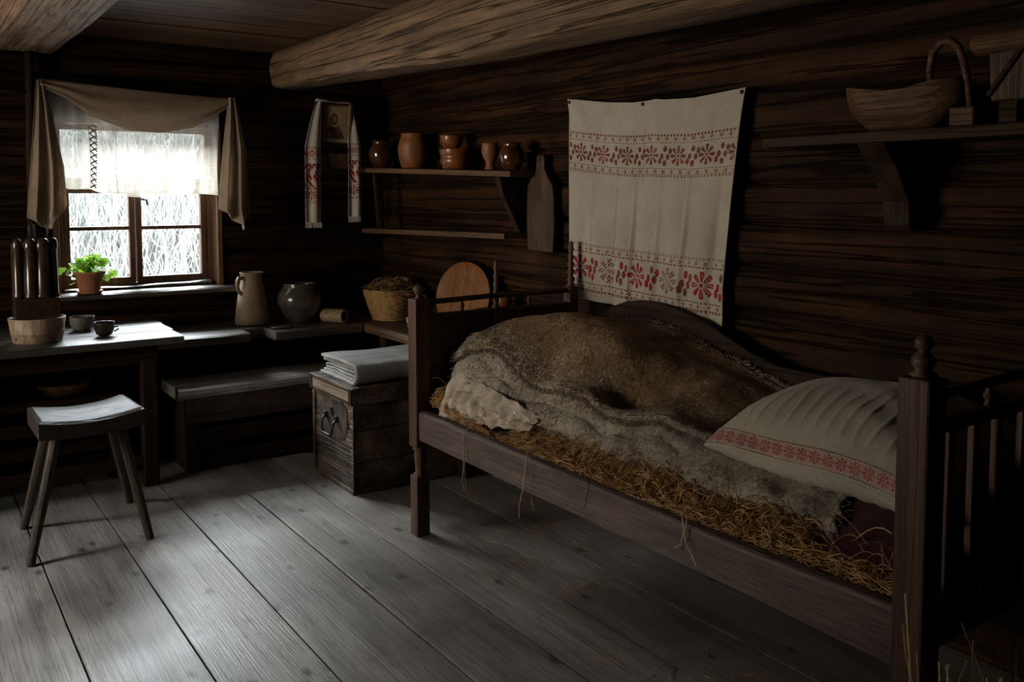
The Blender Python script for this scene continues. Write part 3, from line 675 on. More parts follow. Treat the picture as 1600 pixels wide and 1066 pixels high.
tag(o, 'small flat wooden slip lying on the bench edge before the round pot', 'slip')

def weave_ring(c, rx0, ry0, rx1, ry1, h, rows, stakes, r, mb, wob=.35):
    for k in range(rows):
        t = (k+.5)/rows; rx = rx0+(rx1-rx0)*t; ry = ry0+(ry1-ry0)*t; pts = []
        for q in range(stakes*2+1):
            a = 2*PI*q/(stakes*2); s = 1+(r*1.1/rx)*(1 if (q+k) % 2 else -1)
            pts.append((c[0]+rx*s*math.cos(a), c[1]+ry*s*math.sin(a), c[2]+t*h))
        mb.tube(pts, r, 5, cap=False)
bk = thing('wicker_basket', 'round wicker basket heaped with dry herbs on the corner bench', 'basket', (2.44, 4.74, .661))
mb = MB(); weave_ring((2.44, 4.74, .663), .112, .112, .165, .165, .165, 13, 18, .0075, mb); mb.build('woven_wall', M['wicker'], bk, smooth=True)
MB().lathe([(.166, .163), (.176, .172), (.174, .184), (.162, .180), (.150, .15), (.11, .01), (0, .008)], (2.44, 4.74, .6625), 36).build('rim', M['wicker'], bk, smooth=True)
for s in (0,): MB().tube([(2.30, 4.68, .82), (2.285, 4.67, .85), (2.282, 4.665, .862), (2.295, 4.675, .845)], .006, 7).build('handle', M['wicker'], bk, smooth=True)
N = 420; a = RNG.uniform(0, 2*PI, N); rad = .14*np.sqrt(RNG.uniform(0, 1, N))
b = np.stack([2.44+rad*np.cos(a), 4.74+rad*np.sin(a), .80+.075*(1-(rad/.15)**2)+RNG.uniform(-.01, .02, N)], 1)
v, f = strands(b, RNG.uniform(0, 2*PI, N), RNG.uniform(.04, .11, N), RNG.uniform(.0012, .0028, N), 4, .3, surf=lambda x, y: 0*x, lift=RNG.uniform(0, .035, N))
M['herb'] = straw_mat('dry_herb', (.13,.085,.03), (.30,.20,.08))
tag(np_mesh('dry_herbs', [v], [f], [M['herb']], [0], loc=(2.44, 4.74, .81)), 'tangle of dry brown herbs filling the wicker basket', 'herbs', kind='stuff')
o = MB(); weave_ring((2.32, 4.12, .6635), .075, .085, .098, .11, .088, 7, 14, .007, o); o.lathe([(.07, 0), (.095, .08), (.088, .08), (.06, .008), (0, .006)], (2.32, 4.12, .663), 24, sq=(1, 1.1))
tag(o.build('small_basket', M['birch'], loc=(2.32, 4.12, .661), smooth=True), 'small low woven bark basket on the corner bench beside the bed post', 'basket')
# round tray leaning against the log wall
tilt = Matrix.Rotation(math.radians(-78), 4, 'Y').to_3x3()
def tray_pt(r, z): return (r, z)
mb = MB()
prof = [(0, .0), (.20, .0), (.235, .006), (.258, .022), (.266, .024), (.268, .015), (.245, -.008), (.20, -.016), (0, -.016)]
mb.lathe(prof, (2.545, 4.095, .850), 48, M=tilt, sq=(.70, 1))
vs = mb.v; mb.v = [(x, y, max(z, .662)) for x, y, z in vs]
o = mb.build('round_tray', M['tray'], loc=(2.53, 4.1, .662), smooth=True)
tag(o, 'large round orange brown wooden tray leaning against the log wall', 'tray')
o = MB().lathe([(0, 0), (.025, .004), (.043, .02), (.048, .042), (.04, .066), (.022, .078), (.008, .082), (0, .088)], (2.54, 3.72, .825), 24).build('gourd', M['clay2'], loc=(2.54, 3.72, .82), smooth=True)
tag(o, 'small round orange gourd on a stack behind the bed rail', 'gourd')
o = MB().box(2.44, 2.61, 3.60, 3.84, .661, .82).build('wooden_block', M['darkx'], loc=(2.53, 3.72, .661), bevel=.01)
tag(o, 'dark wooden box on the corner bench under the orange gourd', 'box')

# ================================================================== ICON CORNER
ic = thing('framed_icon', 'small framed icon with one bar coloured as lit, hanging above the little ledge', 'icon', (2.24, 5.09, 1.70))
tl = math.radians(7); Ri = Matrix.Rotation(math.radians(-6), 3, 'Z') @ Matrix.Rotation(tl, 3, 'X'); ci = Vector((2.245, 5.105, 1.832))
def ip(x, y, z): return ci+Ri @ Vector((x, y, z))
iw, ih = .098, .132
nu, nv = 64, 88; P = np.zeros((nu, nv, 3))
for i in range(nu):
    for j in range(nv): P[i, j] = ip(-iw*.82+1.64*iw*i/(nu-1), 0, -ih*.86+1.72*ih*j/(nv-1))
def icon_px(i, j):
    x = (i/(nu-2)-.5)*2; y = (j/(nv-2)-.5)*2
    if y < -.80: return 4
    hx, hy = x+.06, (y-.28)*1.25
    if (hx/.20)**2+((hy+.02)/.24)**2 < 1: return 3
    if hx*hx/.30**2+hy*hy/.38**2 < 1: return 1
    if hx*hx/.50**2+hy*hy/.56**2 < 1: return 2
    if y < .02 and abs(x+.04) < .30+.48*min(1, (.02-y)*1.4): return 1 if (x+.04)*(1 if y > -.4 else -1) < .22 else 5
    if abs(x) > .93 or y > .94: return 5
    return 0
def flat(n, c): return plain(n, c, .6, .3, .18, 60, .1, 120)
ipm = [flat('icon_ground', (.27,.20,.12)), flat('icon_robe', (.085,.035,.025)), flat('icon_halo', (.37,.28,.15)), flat('icon_face', (.27,.16,.085)), flat('icon_caption', (.36,.31,.23)), flat('icon_shadow', (.14,.085,.05))]
MB().grid(P, mi=icon_px).build('painting', ipm, ic)
def ibar(x0, x1, z0, z1):
    mb = MB(); vs = [ip(x, y, z) for z in (z0, z1) for x, y in ((x0, -.016), (x1, -.016), (x1, .018), (x0, .018))]
    mb.add(vs, [(0,3,2,1),(4,5,6,7),(0,1,5,4),(1,2,6,5),(2,3,7,6),(3,0,4,7)]); return mb
ibar(-iw, -iw*.82, -ih, ih).build('frame_bar', M['darkz'], ic, bevel=.003); ibar(iw*.80, iw, -ih, ih).build('frame_bar', M['litbar'], ic, bevel=.004)
ibar(-iw*.82, iw*.80, ih*.86, ih).build('frame_bar', M['darkx'], ic, bevel=.003); ibar(-iw*.82, iw*.80, -ih, -ih*.86).build('frame_bar', M['darkx'], ic, bevel=.003)
mb = MB(); vs = [ip(x, y, z) for z in (-ih, ih) for x, y in ((-iw, .006), (iw, .006), (iw, .018), (-iw, .018))]; mb.add(vs, [(0,3,2,1),(4,5,6,7),(0,1,5,4),(1,2,6,5),(2,3,7,6),(3,0,4,7)]); mb.build('back_panel', M['darkz'], ic)

def rosette(a, b, R):
    r = math.hypot(a, b)/R; th = math.atan2(b, a)
    if r > 1: return False
    if r < .16: return True
    if r < .26: return False
    if r < .98: return abs(math.sin(4*th)) < (.80 if r < .55 else .95-.9*(r-.55)) and not (.50 < r < .57) if False else (math.cos(8*th) > -.45+(.9*(r-.6) if r > .6 else 0)*1.2 and abs(math.sin(8*th)) > .10*(r < .8))
    return False
def leafdots(a, b, s):
    return any(((a-p)/s)**2+((b-q)/(s*1.25))**2 < 1 for p, q in ((0, .030), (.0, -.028), (.016, .004), (-.016, .002), (.028, -.02), (-.027, .022)))
# embroidered towel hung over the icon: one cloth, two tails
def rush_px(x, z):
    """x, z in metres from the hem of a tail -> 0 linen 1 red"""
    if z < .03 or z > .47: return 0
    for lz in (.118, .128, .205, .215, .345, .352, .385, .445, .452):
        if abs(z-lz) < .0026: return 1 if int(x/.006) % 4 else 0
    if .13 < z < .205: return 1 if rosette((x+.5) % .052-.026, z-.167, .030) else 0
    if .215 < z < .345:
        t = (z-.215)/.13; w = .5+.5*math.cos((x*2*PI/.052)+3.1*math.sin(t*PI)); return 1 if w > .34+.30*math.sin(t*11) and (int(z/.006)+int(x/.006)) % 6 else 0
    if .385 < z < .445: return 1 if rosette((x+.5) % .044-.022, z-.415, .022) else 0
    return 0
ru = thing('embroidered_towel', 'narrow white towel with red embroidered ends draped over the framed icon', 'towel', (2.2, 5.12, 1.2))
def rush(xt0, xt1, xb0, xb1, zt, zb, yo, nf):
    nu, nv = 30, 170; P = np.zeros((nu, nv, 3)); cl = np.zeros((nu, nv, 2))
    for i in range(nu):
        u = i/(nu-1)
        for j in range(nv):
            v = j/(nv-1); z = zt+(zb-zt)*v; k = min(1, v*2.6)**.7; xl = xt0+(xb0-xt0)*k; xr = xt1+(xb1-xt1)*k
            P[i, j] = (xl+(xr-xl)*u, yo+.010*math.sin(u*nf*PI*2)*(.3+.7*v)-.02*v*(1-v)*2, z); cl[i, j] = (u*(xb1-xb0)*1.25, z-zb)
    mb = MB(); mb.grid(P, mi=lambda i, j: rush_px(cl[i, j, 0], cl[i, j, 1]))
    return mb
rush(2.125, 2.155, 2.035, 2.138, 1.965, 1.235, 5.08, 1.2).build('towel_end', [M['linen'], M['red']], ru, smooth=True, solid=.002)
rush(2.325, 2.345, 2.318, 2.402, 1.955, 1.265, 5.09, 1.0).build('towel_end', [M['linen'], M['red']], ru, smooth=True, solid=.002)
P = np.zeros((30, 12, 3))
for i in range(30):
    for j in range(12):
        u = i/29; v = j/11; P[i, j] = (2.128+.214*u, 5.065+.07*v, 1.966-.012*u+.014*math.sin(v*PI)+.003*math.sin(u*9))
MB().grid(P).build('towel_middle', M['linen'], ru, smooth=True, solid=.002)
for xa, xb, zb, yo in ((2.036, 2.139, 1.237, 5.08), (2.319, 2.402, 1.267, 5.09)):
    mb = MB()
    for k in range(34):
        x = xa+(xb-xa)*(k+.5)/34; dx = random.uniform(-.004, .004); mb.tube([(x, yo, zb+.002), (x+dx*.5, yo-.002, zb-.014), (x+dx, yo, zb-.030-random.uniform(0, .006))], .0012, 4)
    mb.build('fringe', M['linen'], ru)
ld = thing('icon_ledge', 'little brown wooden ledge on the wall between the towel ends', 'ledge', (2.25, 5.18, 1.565))
MB().box(2.13, 2.39, 5.10, 5.225, 1.635, 1.655).build('ledge_board', M['shelf'], ld, bevel=.003)
MB().box(2.14, 2.38, 5.105, 5.12, 1.565, 1.636).build('front_board', M['shelf'], ld, bevel=.003)

# ================================================================== WALL SHELF WITH POTS
def zs(y): return 1.507+(y-3.27)/(5.11-3.27)*.064           # the upper board climbs a little towards the far corner
ws = thing('pot_shelf', 'two-tier dark wooden wall shelf carrying clay pots near the corner', 'shelf', (2.53, 4.2, 1.2))
def sboard(y0, y1, z0, z1, x0, x1, t):
    mb = MB(); P = []
    for y in np.linspace(y0, y1, 20):
        z = z0+(z1-z0)*(y-y0)/(y1-y0); e = .003*nz(y*4, 0, z0*9); P.append([(x0+e, y, z-t), (x0+e, y, z-.003), (x0+.004+e, y, z), (x1, y, z), (x1, y, z-t), (x0+e, y, z-t)])
    mb.grid(np.array(P)); mb.add(P[0][:5], [tuple(range(5))[::-1]]); mb.add(P[-1][:5], [tuple(range(5))]); return mb
sboard(3.50, 5.17, zs(3.50), zs(5.17), 2.43, 2.63, .028).build('upper_board', M['shelf'], ws)
sboard(3.580, 5.18, 1.214, 1.190, 2.45, 2.63, .028).build('lower_board', M['shelf'], ws)
MB().bar((2.45, 4.98, 1.539), (2.47, 4.96, 1.193), .03, .03, (0, 1, 0)).build('bracket', M['darkz'], ws, bevel=.003)
mb = MB(); poly = [(2.435, 1.490), (2.62, 1.490), (2.62, 1.216), (2.56, 1.216), (2.515, 1.30), (2.46, 1.40)]
mb.add([(x, y, z) for y in (3.60, 3.64) for x, z in poly], [tuple(range(6))[::-1], tuple(range(6, 12))]+[(k, (k+1) % 6, 6+(k+1) % 6, 6+k) for k in range(6)])
mb.build('bracket', M['darkz'], ws, bevel=.003)
G = 'clay pots on the wall shelf'
def pot(name, label, cat, y, r, h, prof, mat, x=2.51, dz=0):
    z = zs(y)+dz+.0035
    o = MB().lathe([(a*r, b*h) for a, b in prof], (x, y, z), 36).build(name, mat, loc=(x, y, z), smooth=True); return tag(o, label, cat, G)
GL = [(.55, 0), (.6, .02), (.85, .22), (1.0, .48), (.92, .70), (.68, .86), (.66, .90), (.80, 1.0), (.76, 1.0), (.60, .90), (.85, .6), (.5, .05), (0, .04)]
pot('glazed_pot', 'small brown glazed pot at the far end of the shelf, nearest the icon', 'pot', 5.02, .078, .165, GL, M['glaze'])
JAR = [(.70, 0), (.74, .02), (.92, .25), (1.0, .48), (.98, .58), (1.0, .60), (.86, .82), (.76, .93), (.80, .98), (.78, 1.0), (.70, .99), (.68, .9), (.9, .5), (.6, .04), (0, .03)]
pot('clay_jar', 'tallest unglazed ochre clay jar on the shelf', 'jar', 4.60, .092, .20, JAR, M['clay'])
BW = [(.72, 0), (.76, .03), (.90, .30), (.93, .52), (.88, .60), (.94, .68), (1.0, .97), (1.0, 1.0), (.93, 1.0), (.85, .6), (.7, .08), (0, .06)]
lo = pot('clay_bowl', 'wide glazed clay bowl with ear handle under the stacked bowl', 'bowl', 4.13, .088, .105, BW, M['clay2'])
z = zs(4.13)
MB().tube([(2.50, 4.21, z+.085), (2.49, 4.235, z+.08), (2.488, 4.245, z+.05), (2.495, 4.215, z+.03)], .007, 8).build('handle', M['clay2'], lo, smooth=True)
pot('clay_bowl', 'small ochre bowl stacked on top of the wide glazed bowl', 'bowl', 4.17, .066, .075, [(.55, 0), (.6, .03), (.9, .4), (1.0, .9), (.98, 1), (.9, .98), (.5, .15), (0, .12)], M['clay2'], dz=.107)
pot('clay_goblet', 'narrow two-tone goblet pot between the bowl and the last pot', 'goblet', 3.79, .046, .135, [(.62, 0), (.66, .03), (.5, .12), (.5, .3), (.85, .5), (1.0, .72), (.92, .92), (.95, 1), (.86, 1), (.8, .8), (.4, .45), (0, .42)], M['clay'])
pot('glazed_pot', 'round brown glazed pot at the near end of the shelf', 'pot', 3.60, .064, .135, GL, M['glaze'])

# cutting board hanging on the log wall
def paddle(yc, zb, pts, x0, x1):
    mb = MB(); n = len(pts); vs = [(x, yc+a, zb+b) for x in (x0, x1) for a, b in pts]
    mb.add(vs, [tuple(range(n)), tuple(range(n, 2*n))[::-1]]+[(k, n+k, n+(k+1) % n, (k+1) % n) for k in range(n)]); return mb
pts = [(-.095, 0), (.105, .006), (.113, .12), (.112, .26), (.105, .325), (.075, .36), (.042, .385), (.034, .44), (.033, .462), (.025, .470), (-.018, .468), (-.026, .46), (-.028, .40), (-.055, .36), (-.088, .325), (-.100, .27), (-.104, .12)]
cb = paddle(3.452, 1.125, pts, 2.575, 2.60)
cb = cb.build('cutting_board', M['board'], loc=(2.59, 3.45, 1.125), bevel=.005)
tag(cb, 'worn paddle-shaped wooden cutting board hanging by its handle beside the shelf', 'cutting board')
MB().tube([(2.573, 3.456, 1.570), (2.601, 3.456, 1.570)], .008, 12).build('hole_shade_plug', M['soil'], cb)  # solid dark plug painted in for the shade of a bored hole

# ================================================================== WALL HANGING
hg = thing('embroidered_hanging', 'large white linen wall hanging with two bands of red embroidered flowers', 'wall hanging', (2.6, 2.76, .9))
nu, nv = 330, 300; P = np.zeros((nu, nv, 3)); ex = {}
ty = np.array([0, .25, .42, .54, .75, 1.0]); tz = np.array([1.842, 1.806, 1.790, 1.789, 1.780, 1.795])
sag = np.array([0, .25, .5, .75, 1.0]); 
for i in range(nu):
    u = i/(nu-1); zt = float(np.interp(u, ty, tz)); zt += .012*(math.exp(-((u-.55)/.03)**2))*.3; zb = .932-.032*u
    for j in range(nv):
        v = j/(nv-1); yt = 3.245-1.03*u; k = v**.8 if u > .5 else v
        yb_ = 3.235-.93*u; y = yt+(yb_-yt)*min(1, k*1.15)
        f = .006*math.sin(u*38+.6*math.sin(v*4))*min(1, max(0, (v-.25))*2.5)+.010*nz(u*3, v*1.6, 4)
        for fu, wd, am in ((.17, .012, .008), (.31, .02, -.010), (.325, .008, .012), (.44, .010, .012), (.60, .014, .008), (.76, .012, .009), (.93, .02, -.010)):
            f += am*math.exp(-((u-fu-.01*math.sin(v*5))/wd)**2)*min(1, max(0, (v-.18))*2.2)
        dg = .012*math.exp(-((v-u*1.1)/.05)**2)*max(0, 1-u*3)
        P[i, j] = (2.585-f-dg+.006*(1-v), y, zt+(zb-zt)*v-.022*math.sin(u*PI)*math.exp(-v*3)*.0)
Wm, Hm = .98, .90
def hang_px(i, j):
    u = i/(nu-1); v = j/(nv-1); x = u*Wm; z = v*Hm; stitch = (i//2+j//2) % 3
    for lv in (.160, .198, .318, .345, .722, .757, .915, .948):
        if abs(v-lv) < .0026: return 2 if (i//2) % 3 else 0
    for lv in (.166, .352, .716, .954):
        if abs(v-lv) < .0026: return 2 if (i//3) % 2 else 0
    for lv in (.180, .332, .740, .932):
        if abs(v-lv) < .010:
            m = (x+.37*lv) % .047-.0235; return 2 if abs(m)+abs(v-lv)*Hm*1.2 < .012 and (i//2+j) % 3 else 0
    if .21 < v < .310:
        k = int(x/.150); a = x-(k+.55)*.150; b = (v-.258)*Hm
        if rosette(a, b, .042): return 2 if (k % 3 == 0 or stitch == 0) else (1 if b > .012 and k % 3 == 1 else 2)
        a2 = (x-.005) % .150-.005
        if leafdots(min((a2, a2-.150), key=abs), b*1.0, .010): return 2
        return 0
    if .772 < v < .902:
        k = int(x/.196); a = x-(k+.42)*.196; b = (v-.836)*Hm
        if rosette(a, b, .056): return (0 if stitch == 0 else 2) if k % 2 else 1
        a2 = (x+.016) % .196; a2 = min((a2, a2-.196), key=abs)
        if leafdots(a2, b*.8, .011): return 1 if (k+int(b > 0)) % 2 else 2
        return 0
    return 0
mb = MB(); mb.grid(P, mi=hang_px); mb.build('cloth', [M['hang'], M['red'], M['darkred']], hg, smooth=True, solid=.002)
mb = MB()
for q in (0, nu-1): mb.tube([tuple(P[q, j]) for j in range(0, nv, 6)], .003, 6)
mb.tube([tuple(P[i, nv-1]) for i in range(0, nu, 6)], .003, 6); mb.build('hem', M['hang'], hg, smooth=True)
for (i, j) in ((4, 3), (int(nu*.48), 2), (nu-5, 3)):
    p = P[i, j]; MB().lathe([(0, 0), (.006, .002), (.008, .006), (.004, .01), (0, .011)], (p[0]-.010, p[1], p[2]-.006), 14, M=Matrix.Rotation(PI/2, 3, 'Y')).build('nail', M['nail'], hg, smooth=True)

# ================================================================== RIGHT-HAND SHELF
rs = thing('plank_shelf', 'dark plank shelf on a tapered bracket at the right of the log wall', 'shelf', (2.5, 1.2, 1.55))
sboard(.55, 1.965, 1.588, 1.588, 2.385, 2.625, .032).build('shelf_board', M['dark'], rs)
mb = MB(); poly = [(2.40, 1.556), (2.625, 1.556), (2.625, 1.30), (2.575, 1.285), (2.555, 1.305), (2.545, 1.38), (2.47, 1.49)]
mb.add([(x, y, z) for y in (1.535, 1.625) for x, z in poly], [tuple(range(7))[::-1], tuple(range(7, 14))]+[(k, (k+1) % 7, 7+(k+1) % 7, 7+k) for k in range(7)])
mb.build('bracket', M['darkz'], rs, bevel=.006)
# dugout trough bowl
tr = MB(); nu, nv = 36, 15
def trough(inner):
    P = np.zeros((nu, nv, 3))
    for i in range(nu):
        u = i/(nu-1); y = 1.705-.385*u; e = abs(2*u-1)
        hw = .088*math.sqrt(max(.02, 1-e**4))*(.90 if inner else 1); zb = (.020 if inner else 0)+.092*max(0, (e-.45)/.55)**1.5
        zt = .128+.012*math.cos(u*PI*2)+.004*nz(u*7, 1, 0)
        for j in range(nv):
            t = -1+2*j/(nv-1); P[i, j] = (2.485+hw*math.copysign(abs(t)**.75, t), y+(.012 if e > .97 else 0)*0, 1.5895+zb+(zt-zb)*abs(t)**3)
    return P
A = trough(False); B = trough(True); tr.grid(A); tr.grid(B, flip=True)
rim = lambda Q: [tuple(Q[i, 0]) for i in range(nu)]+[tuple(Q[nu-1, j]) for j in range(1, nv)]+[tuple(Q[i, nv-1]) for i in range(nu-2, -1, -1)]+[tuple(Q[0, j]) for j in range(nv-2, 0, -1)]
ra, rb = rim(A), rim(B); n = len(ra); tr.add(ra+rb, [(k, (k+1) % n, n+(k+1) % n, n+k) for k in range(n)])
M['trough'] = wood('trough_wood', (.075,.032,.012), (.175,.085,.036), 'Y', .6, .5, 45, .6, .3, 8, .4)
tag(tr.build('wooden_trough', M['trough'], loc=(2.485, 1.51, 1.589), smooth=True), 'rough hollowed wooden trough bowl on the shelf at the right', 'trough')
hk = thing('bent_handle', 'bentwood arched handle on a block standing before the trough bowl', 'handle', (2.425, 1.33, 1.5885))
s = 2.405/2.5
MB().tube([(2.450, 1.414, 1.67), (2.436, 1.413, 1.71), (2.426, 1.412, 1.755), (2.423, 1.402, 1.800), (2.422, 1.380, 1.826), (2.42, 1.352, 1.826), (2.418, 1.327, 1.806), (2.416, 1.310, 1.765), (2.414, 1.294, 1.70), (2.412, 1.284, 1.630)], [.009, .0095, .0105, .0115, .012, .012, .011, .010, .0095, .009], 12).build('arch', M['trough'], hk, smooth=True)
MB().box(2.392, 2.445, 1.265, 1.335, 1.5885, 1.640).build('foot_block', M['trough'], hk, bevel=.006)
bx_ = thing('wooden_bin', 'brown wooden bin with a thick overhanging rim at the far right of the shelf', 'bin', (2.5, 1.1, 1.5885))
mb = MB(); poly = [(2.415, 1.245), (2.60, 1.245), (2.60, .92), (2.415, .92)]
n = 4; vs = [(2.44+(x-2.44)*.94, 1.08+(y-1.08)*.94, 1.650) for x, y in poly]+[(x, y, 1.80) for x, y in poly]
mb.add(vs, [(0,1,2,3), (7,6,5,4)]+[(k, 4+k, 4+(k+1) % 4, (k+1) % 4) for k in range(4)])
mb.build('body', M['board'], bx_, bevel=.006)
MB().tube([(2.42, 1.285, 1.800), (2.42, 1.27, 1.803), (2.42, 1.0, 1.81), (2.42, .88, 1.81)], [.024, .030, .031, .030], 14).build('rim_log', M['trough'], bx_, smooth=True)
MB().tube([(2.60, 1.285, 1.800), (2.60, 1.0, 1.81), (2.60, .88, 1.81)], [.026, .030, .030], 14).build('rim_log', M['trough'], bx_, smooth=True)
for y in (1.20, .96): MB().box(2.44, 2.60, y-.025, y+.025, 1.5885, 1.652).build('runner', M['dark'], bx_, bevel=.004)
MB().bar((2.414, 1.240, 1.665), (2.412, 1.150, 1.79), .014, .012, (1, 0, 0)).build('shadow_strip', M['dark'], bx_, bevel=.003)  # dark strip built in place of a diagonal shadow on the bin

# ================================================================== CHEST AND FOLDED BLANKET
ch = thing('wooden_chest', 'old paint-worn wooden chest with iron handle beside the bed foot', 'chest', (2.1, 3.99, 0))
mb = MB()
for k, (za, zb) in enumerate(((.018, .148), (.151, .298), (.301, .420))):
    e = (.004, 0, .003)[k]; mb.box(1.724+e, 2.46, 3.757+e, 4.233-e, za, zb)
mb.box(1.716, 2.468, 3.750, 4.24, 0, .022)
mb.build('body', [M['chest']], ch, bevel=.004)
lid = MB().box(1.712, 2.475, 3.745, 4.245, .424, .505).build('lid', M['chest'], ch, bevel=.006)
mb = MB(); mb.box(1.7065, 1.713, 3.775, 4.215, .436, .441); mb.box(1.7065, 1.713, 3.775, 4.215, .488, .495); mb.box(1.7065, 1.713, 3.745, 3.778, .430, .50); mb.box(1.7065, 1.713, 4.212, 4.245, .430, .50)
mb.build('lid_moulding', M['darkx'], lid, bevel=.002)
for (ya, yb) in ((3.752, 3.785), (4.205, 4.236)):
    MB().box(1.7185, 1.726, ya, yb, .02, .418).build('corner_batten', M['chest'], ch, bevel=.003)
pl = []
for k in range(40):
    t = 2*PI*k/40; pl.append((1.7215, 3.990+.165*math.copysign(abs(math.cos(t))**.5, math.cos(t))*(1+.08*nz(k*.7, 1, 1)),   .315+.095*math.copysign(abs(math.sin(t))**.6, math.sin(t))*(1+.2*nz(k*.9, 4, 1))-.02*math.cos(t)))
M['blackpaint'] = plain('worn_black_paint', (.016,.018,.023), .6, .3, .5, 13, .4, 60, 0, 0, (.12,.082,.055))
mb = MB(); mb.add([(x, y, z) for x, y, z in pl]+[(1.7265, y, z) for x, y, z in pl], [tuple(range(40)), tuple(range(40, 80))[::-1]]+[(k, 40+k, 40+(k+1) % 40, (k+1) % 40) for k in range(40)])
lp = mb.build('lock_plate', M['blackpaint'], ch)
MB().box(1.714, 1.722, 3.985, 4.01, .335, .375).build('hasp', M['iron'], lp, bevel=.003)
hd = MB(); hd.tube([(1.712, 4.062, .325), (1.698, 4.064, .30), (1.692, 4.060, .262), (1.690, 4.045, .246), (1.690, 3.955, .244), (1.692, 3.938, .262), (1.698, 3.934, .30), (1.712, 3.934, .322)], .0065, 10)
hd.build('handle', M['iron'], ch, smooth=True)
for y in (4.062, 3.934): MB().box(1.708, 1.722, y-.012, y+.012, .312, .342).build('staple', M['iron'], ch, bevel=.004)
M['lidpanel'] = wood('bare_lid_board', (.26,.175,.11), (.50,.36,.24), 'Y', .5, .5, 45, .6, .3, 9, .5)
MB().box(1.7095, 1.7125, 3.782, 4.208, .442, .487).build('inset_panel', M['lidpanel'], lid, bevel=.001)

fb = thing('folded_blanket', 'pale grey wool blanket folded in layers on the chest lid', 'blanket', (2.03, 3.98, .506))
def fold(path, x0, x1, seed):
    pts = [Vector((0, y, z)) for y, z in path]; L = [0]
    for a, b_ in zip(pts[:-1], pts[1:]): L.append(L[-1]+(b_-a).length)
    n = 90; py = np.interp(np.linspace(0, L[-1], n), L, [p.y for p in pts]); pz = np.interp(np.linspace(0, L[-1], n), L, [p.z for p in pts])
    P = np.zeros((40, n, 3))
    for i in range(40):
        u = i/39
        for j in range(n):
            e = .012*nz(py[j]*6, pz[j]*20, seed)*(1-u)
            P[i, j] = (x0+(x1-x0)*u+e, py[j]+.004*nz(u*4, j*.1, seed), pz[j]+.004*nz(u*3, py[j]*9, seed+3)+(.004*math.sin(u*7+seed) if pz[j] > .585 else 0))
    return MB().grid(P)
def arc(yc, zc, r, s, n=7): return [(yc-s*r*math.sin(PI*k/n), zc+(r*math.cos(PI*k/n))) for k in range(n+1)]
outer = [(4.19, .595), (4.0, .600), (3.82, .596)]+arc(3.818, .5555, .040, 1)+[(3.95, .5155), (4.19, .5155)]
fold(outer, 1.750, 2.34, 1).build('outer_layer', M['wool'], fb, smooth=True, solid=.014)
inner = [(4.19, .580), (3.84, .580)]+arc(3.83, .572, .008, 1)[1:]+[(4.15, .564)]+arc(4.15, .555, .008, -1)[1:]+[(3.84, .546)]+arc(3.83, .538, .008, 1)[1:]+[(4.19, .530)]
fold(inner, 1.762, 2.33, 2).build('inner_layer', M['wool'], fb, smooth=True, solid=.009)

# ================================================================== BED
bd = thing('wooden_bed', 'old wooden bed with turned finials filled with straw along the log wall', 'bed', (2.16, 2.1, 0))
def XR(y): return 1.745+(3.164-y)*.0438                   # the front rail stands slightly skew to the wall
def post(x, y, ztop, s, fin, dz=0):
    mb = MB(); h = s/2
    mb.box(x-h, x+h, y-h, y+h, .372+dz, ztop)
    mb.box(x-h*.92, x+h*.92, y-h*.92, y+h*.92, 0, .252+dz)
    q = mb.build('post', M['bedz'], bd, bevel=.005)
    MB().lathe([(h*.75, .250), (h*.82, .256), (h*.55, .264), (h*.62, .30), (h*.74, .34), (h*.62, .352), (h*.9, .36), (h*.9, .374)], (x, y, dz), 20).build('turned_neck', M['bedz'], q, smooth=True)
    MB().lathe([(a, ztop-.002+b) for a, b in fin], (x, y, 0), 22).build('finial', M['bedz'], q, smooth=True)
BALL = [(.020, 0), (.014, .006), (.011, .014), (.019, .024), (.0235, .036), (.021, .048), (.012, .056), (0, .059)]
VASE = [(.022, 0), (.032, .008), (.017, .016), (.025, .030), (.026, .043), (.014, .055), (.011, .060), (.019, .070), (.0205, .080), (.014, .091), (0, .096)]
BEAD = [(.018, 0), (.022, .008), (.012, .018), (.019, .036), (.010, .052), (.018, .070), (.010, .086), (.0175, .104), (.009, .120), (.016, .138), (.008, .152), (.014, .170), (.010, .186), (.012, .20), (0, .21)]
post(1.745, 3.164, .982, .066, BALL); post(2.535, 3.164, .985, .050, BEAD)
post(1.840, 1.064, 1.003, .074, VASE, -.14); post(2.535, 1.064, 1.003, .06, VASE, -.14)
# front rail
mb = MB(); P = []
for y in np.linspace(3.135, 1.10, 30):
    x = XR(y)+.004*nz(y*2, 0, 0); zt = float(np.interp(y, [1.06, 1.65, 2.01, 2.97, 3.13], [.476, .480, .487, .520, .525]))+.002*nz(y*3, 1, 0); zb = float(np.interp(y, [1.05, 1.65, 3.05], [.340, .362, .404]))+.003*nz(y*3, 5, 0)
    P.append([(x-.022, y, zb), (x-.023, y, zt-.012), (x-.019, y, zt-.004), (x-.014, y, zt), (x+.014, y, zt), (x+.014, y, zb), (x-.022, y, zb)])
mb.grid(np.array(P), flip=True); mb.build('side_rail', M['bedy'], bd)
MB().box(2.52, 2.548, 1.09, 3.14, .38, .48).build('side_rail', M['bedy'], bd, bevel=.004)
mb = MB()
mb.add([(XR(y)+.016 if k == 0 else 2.518, y, z) for z in (.405, .422) for y, k in ((1.10, 0), (1.10, 1), (3.15, 1), (3.15, 0))], [(0,3,2,1),(4,5,6,7),(0,1,5,4),(1,2,6,5),(2,3,7,6),(3,0,4,7)])
mb.build('bottom_boards', M['dark'], bd)
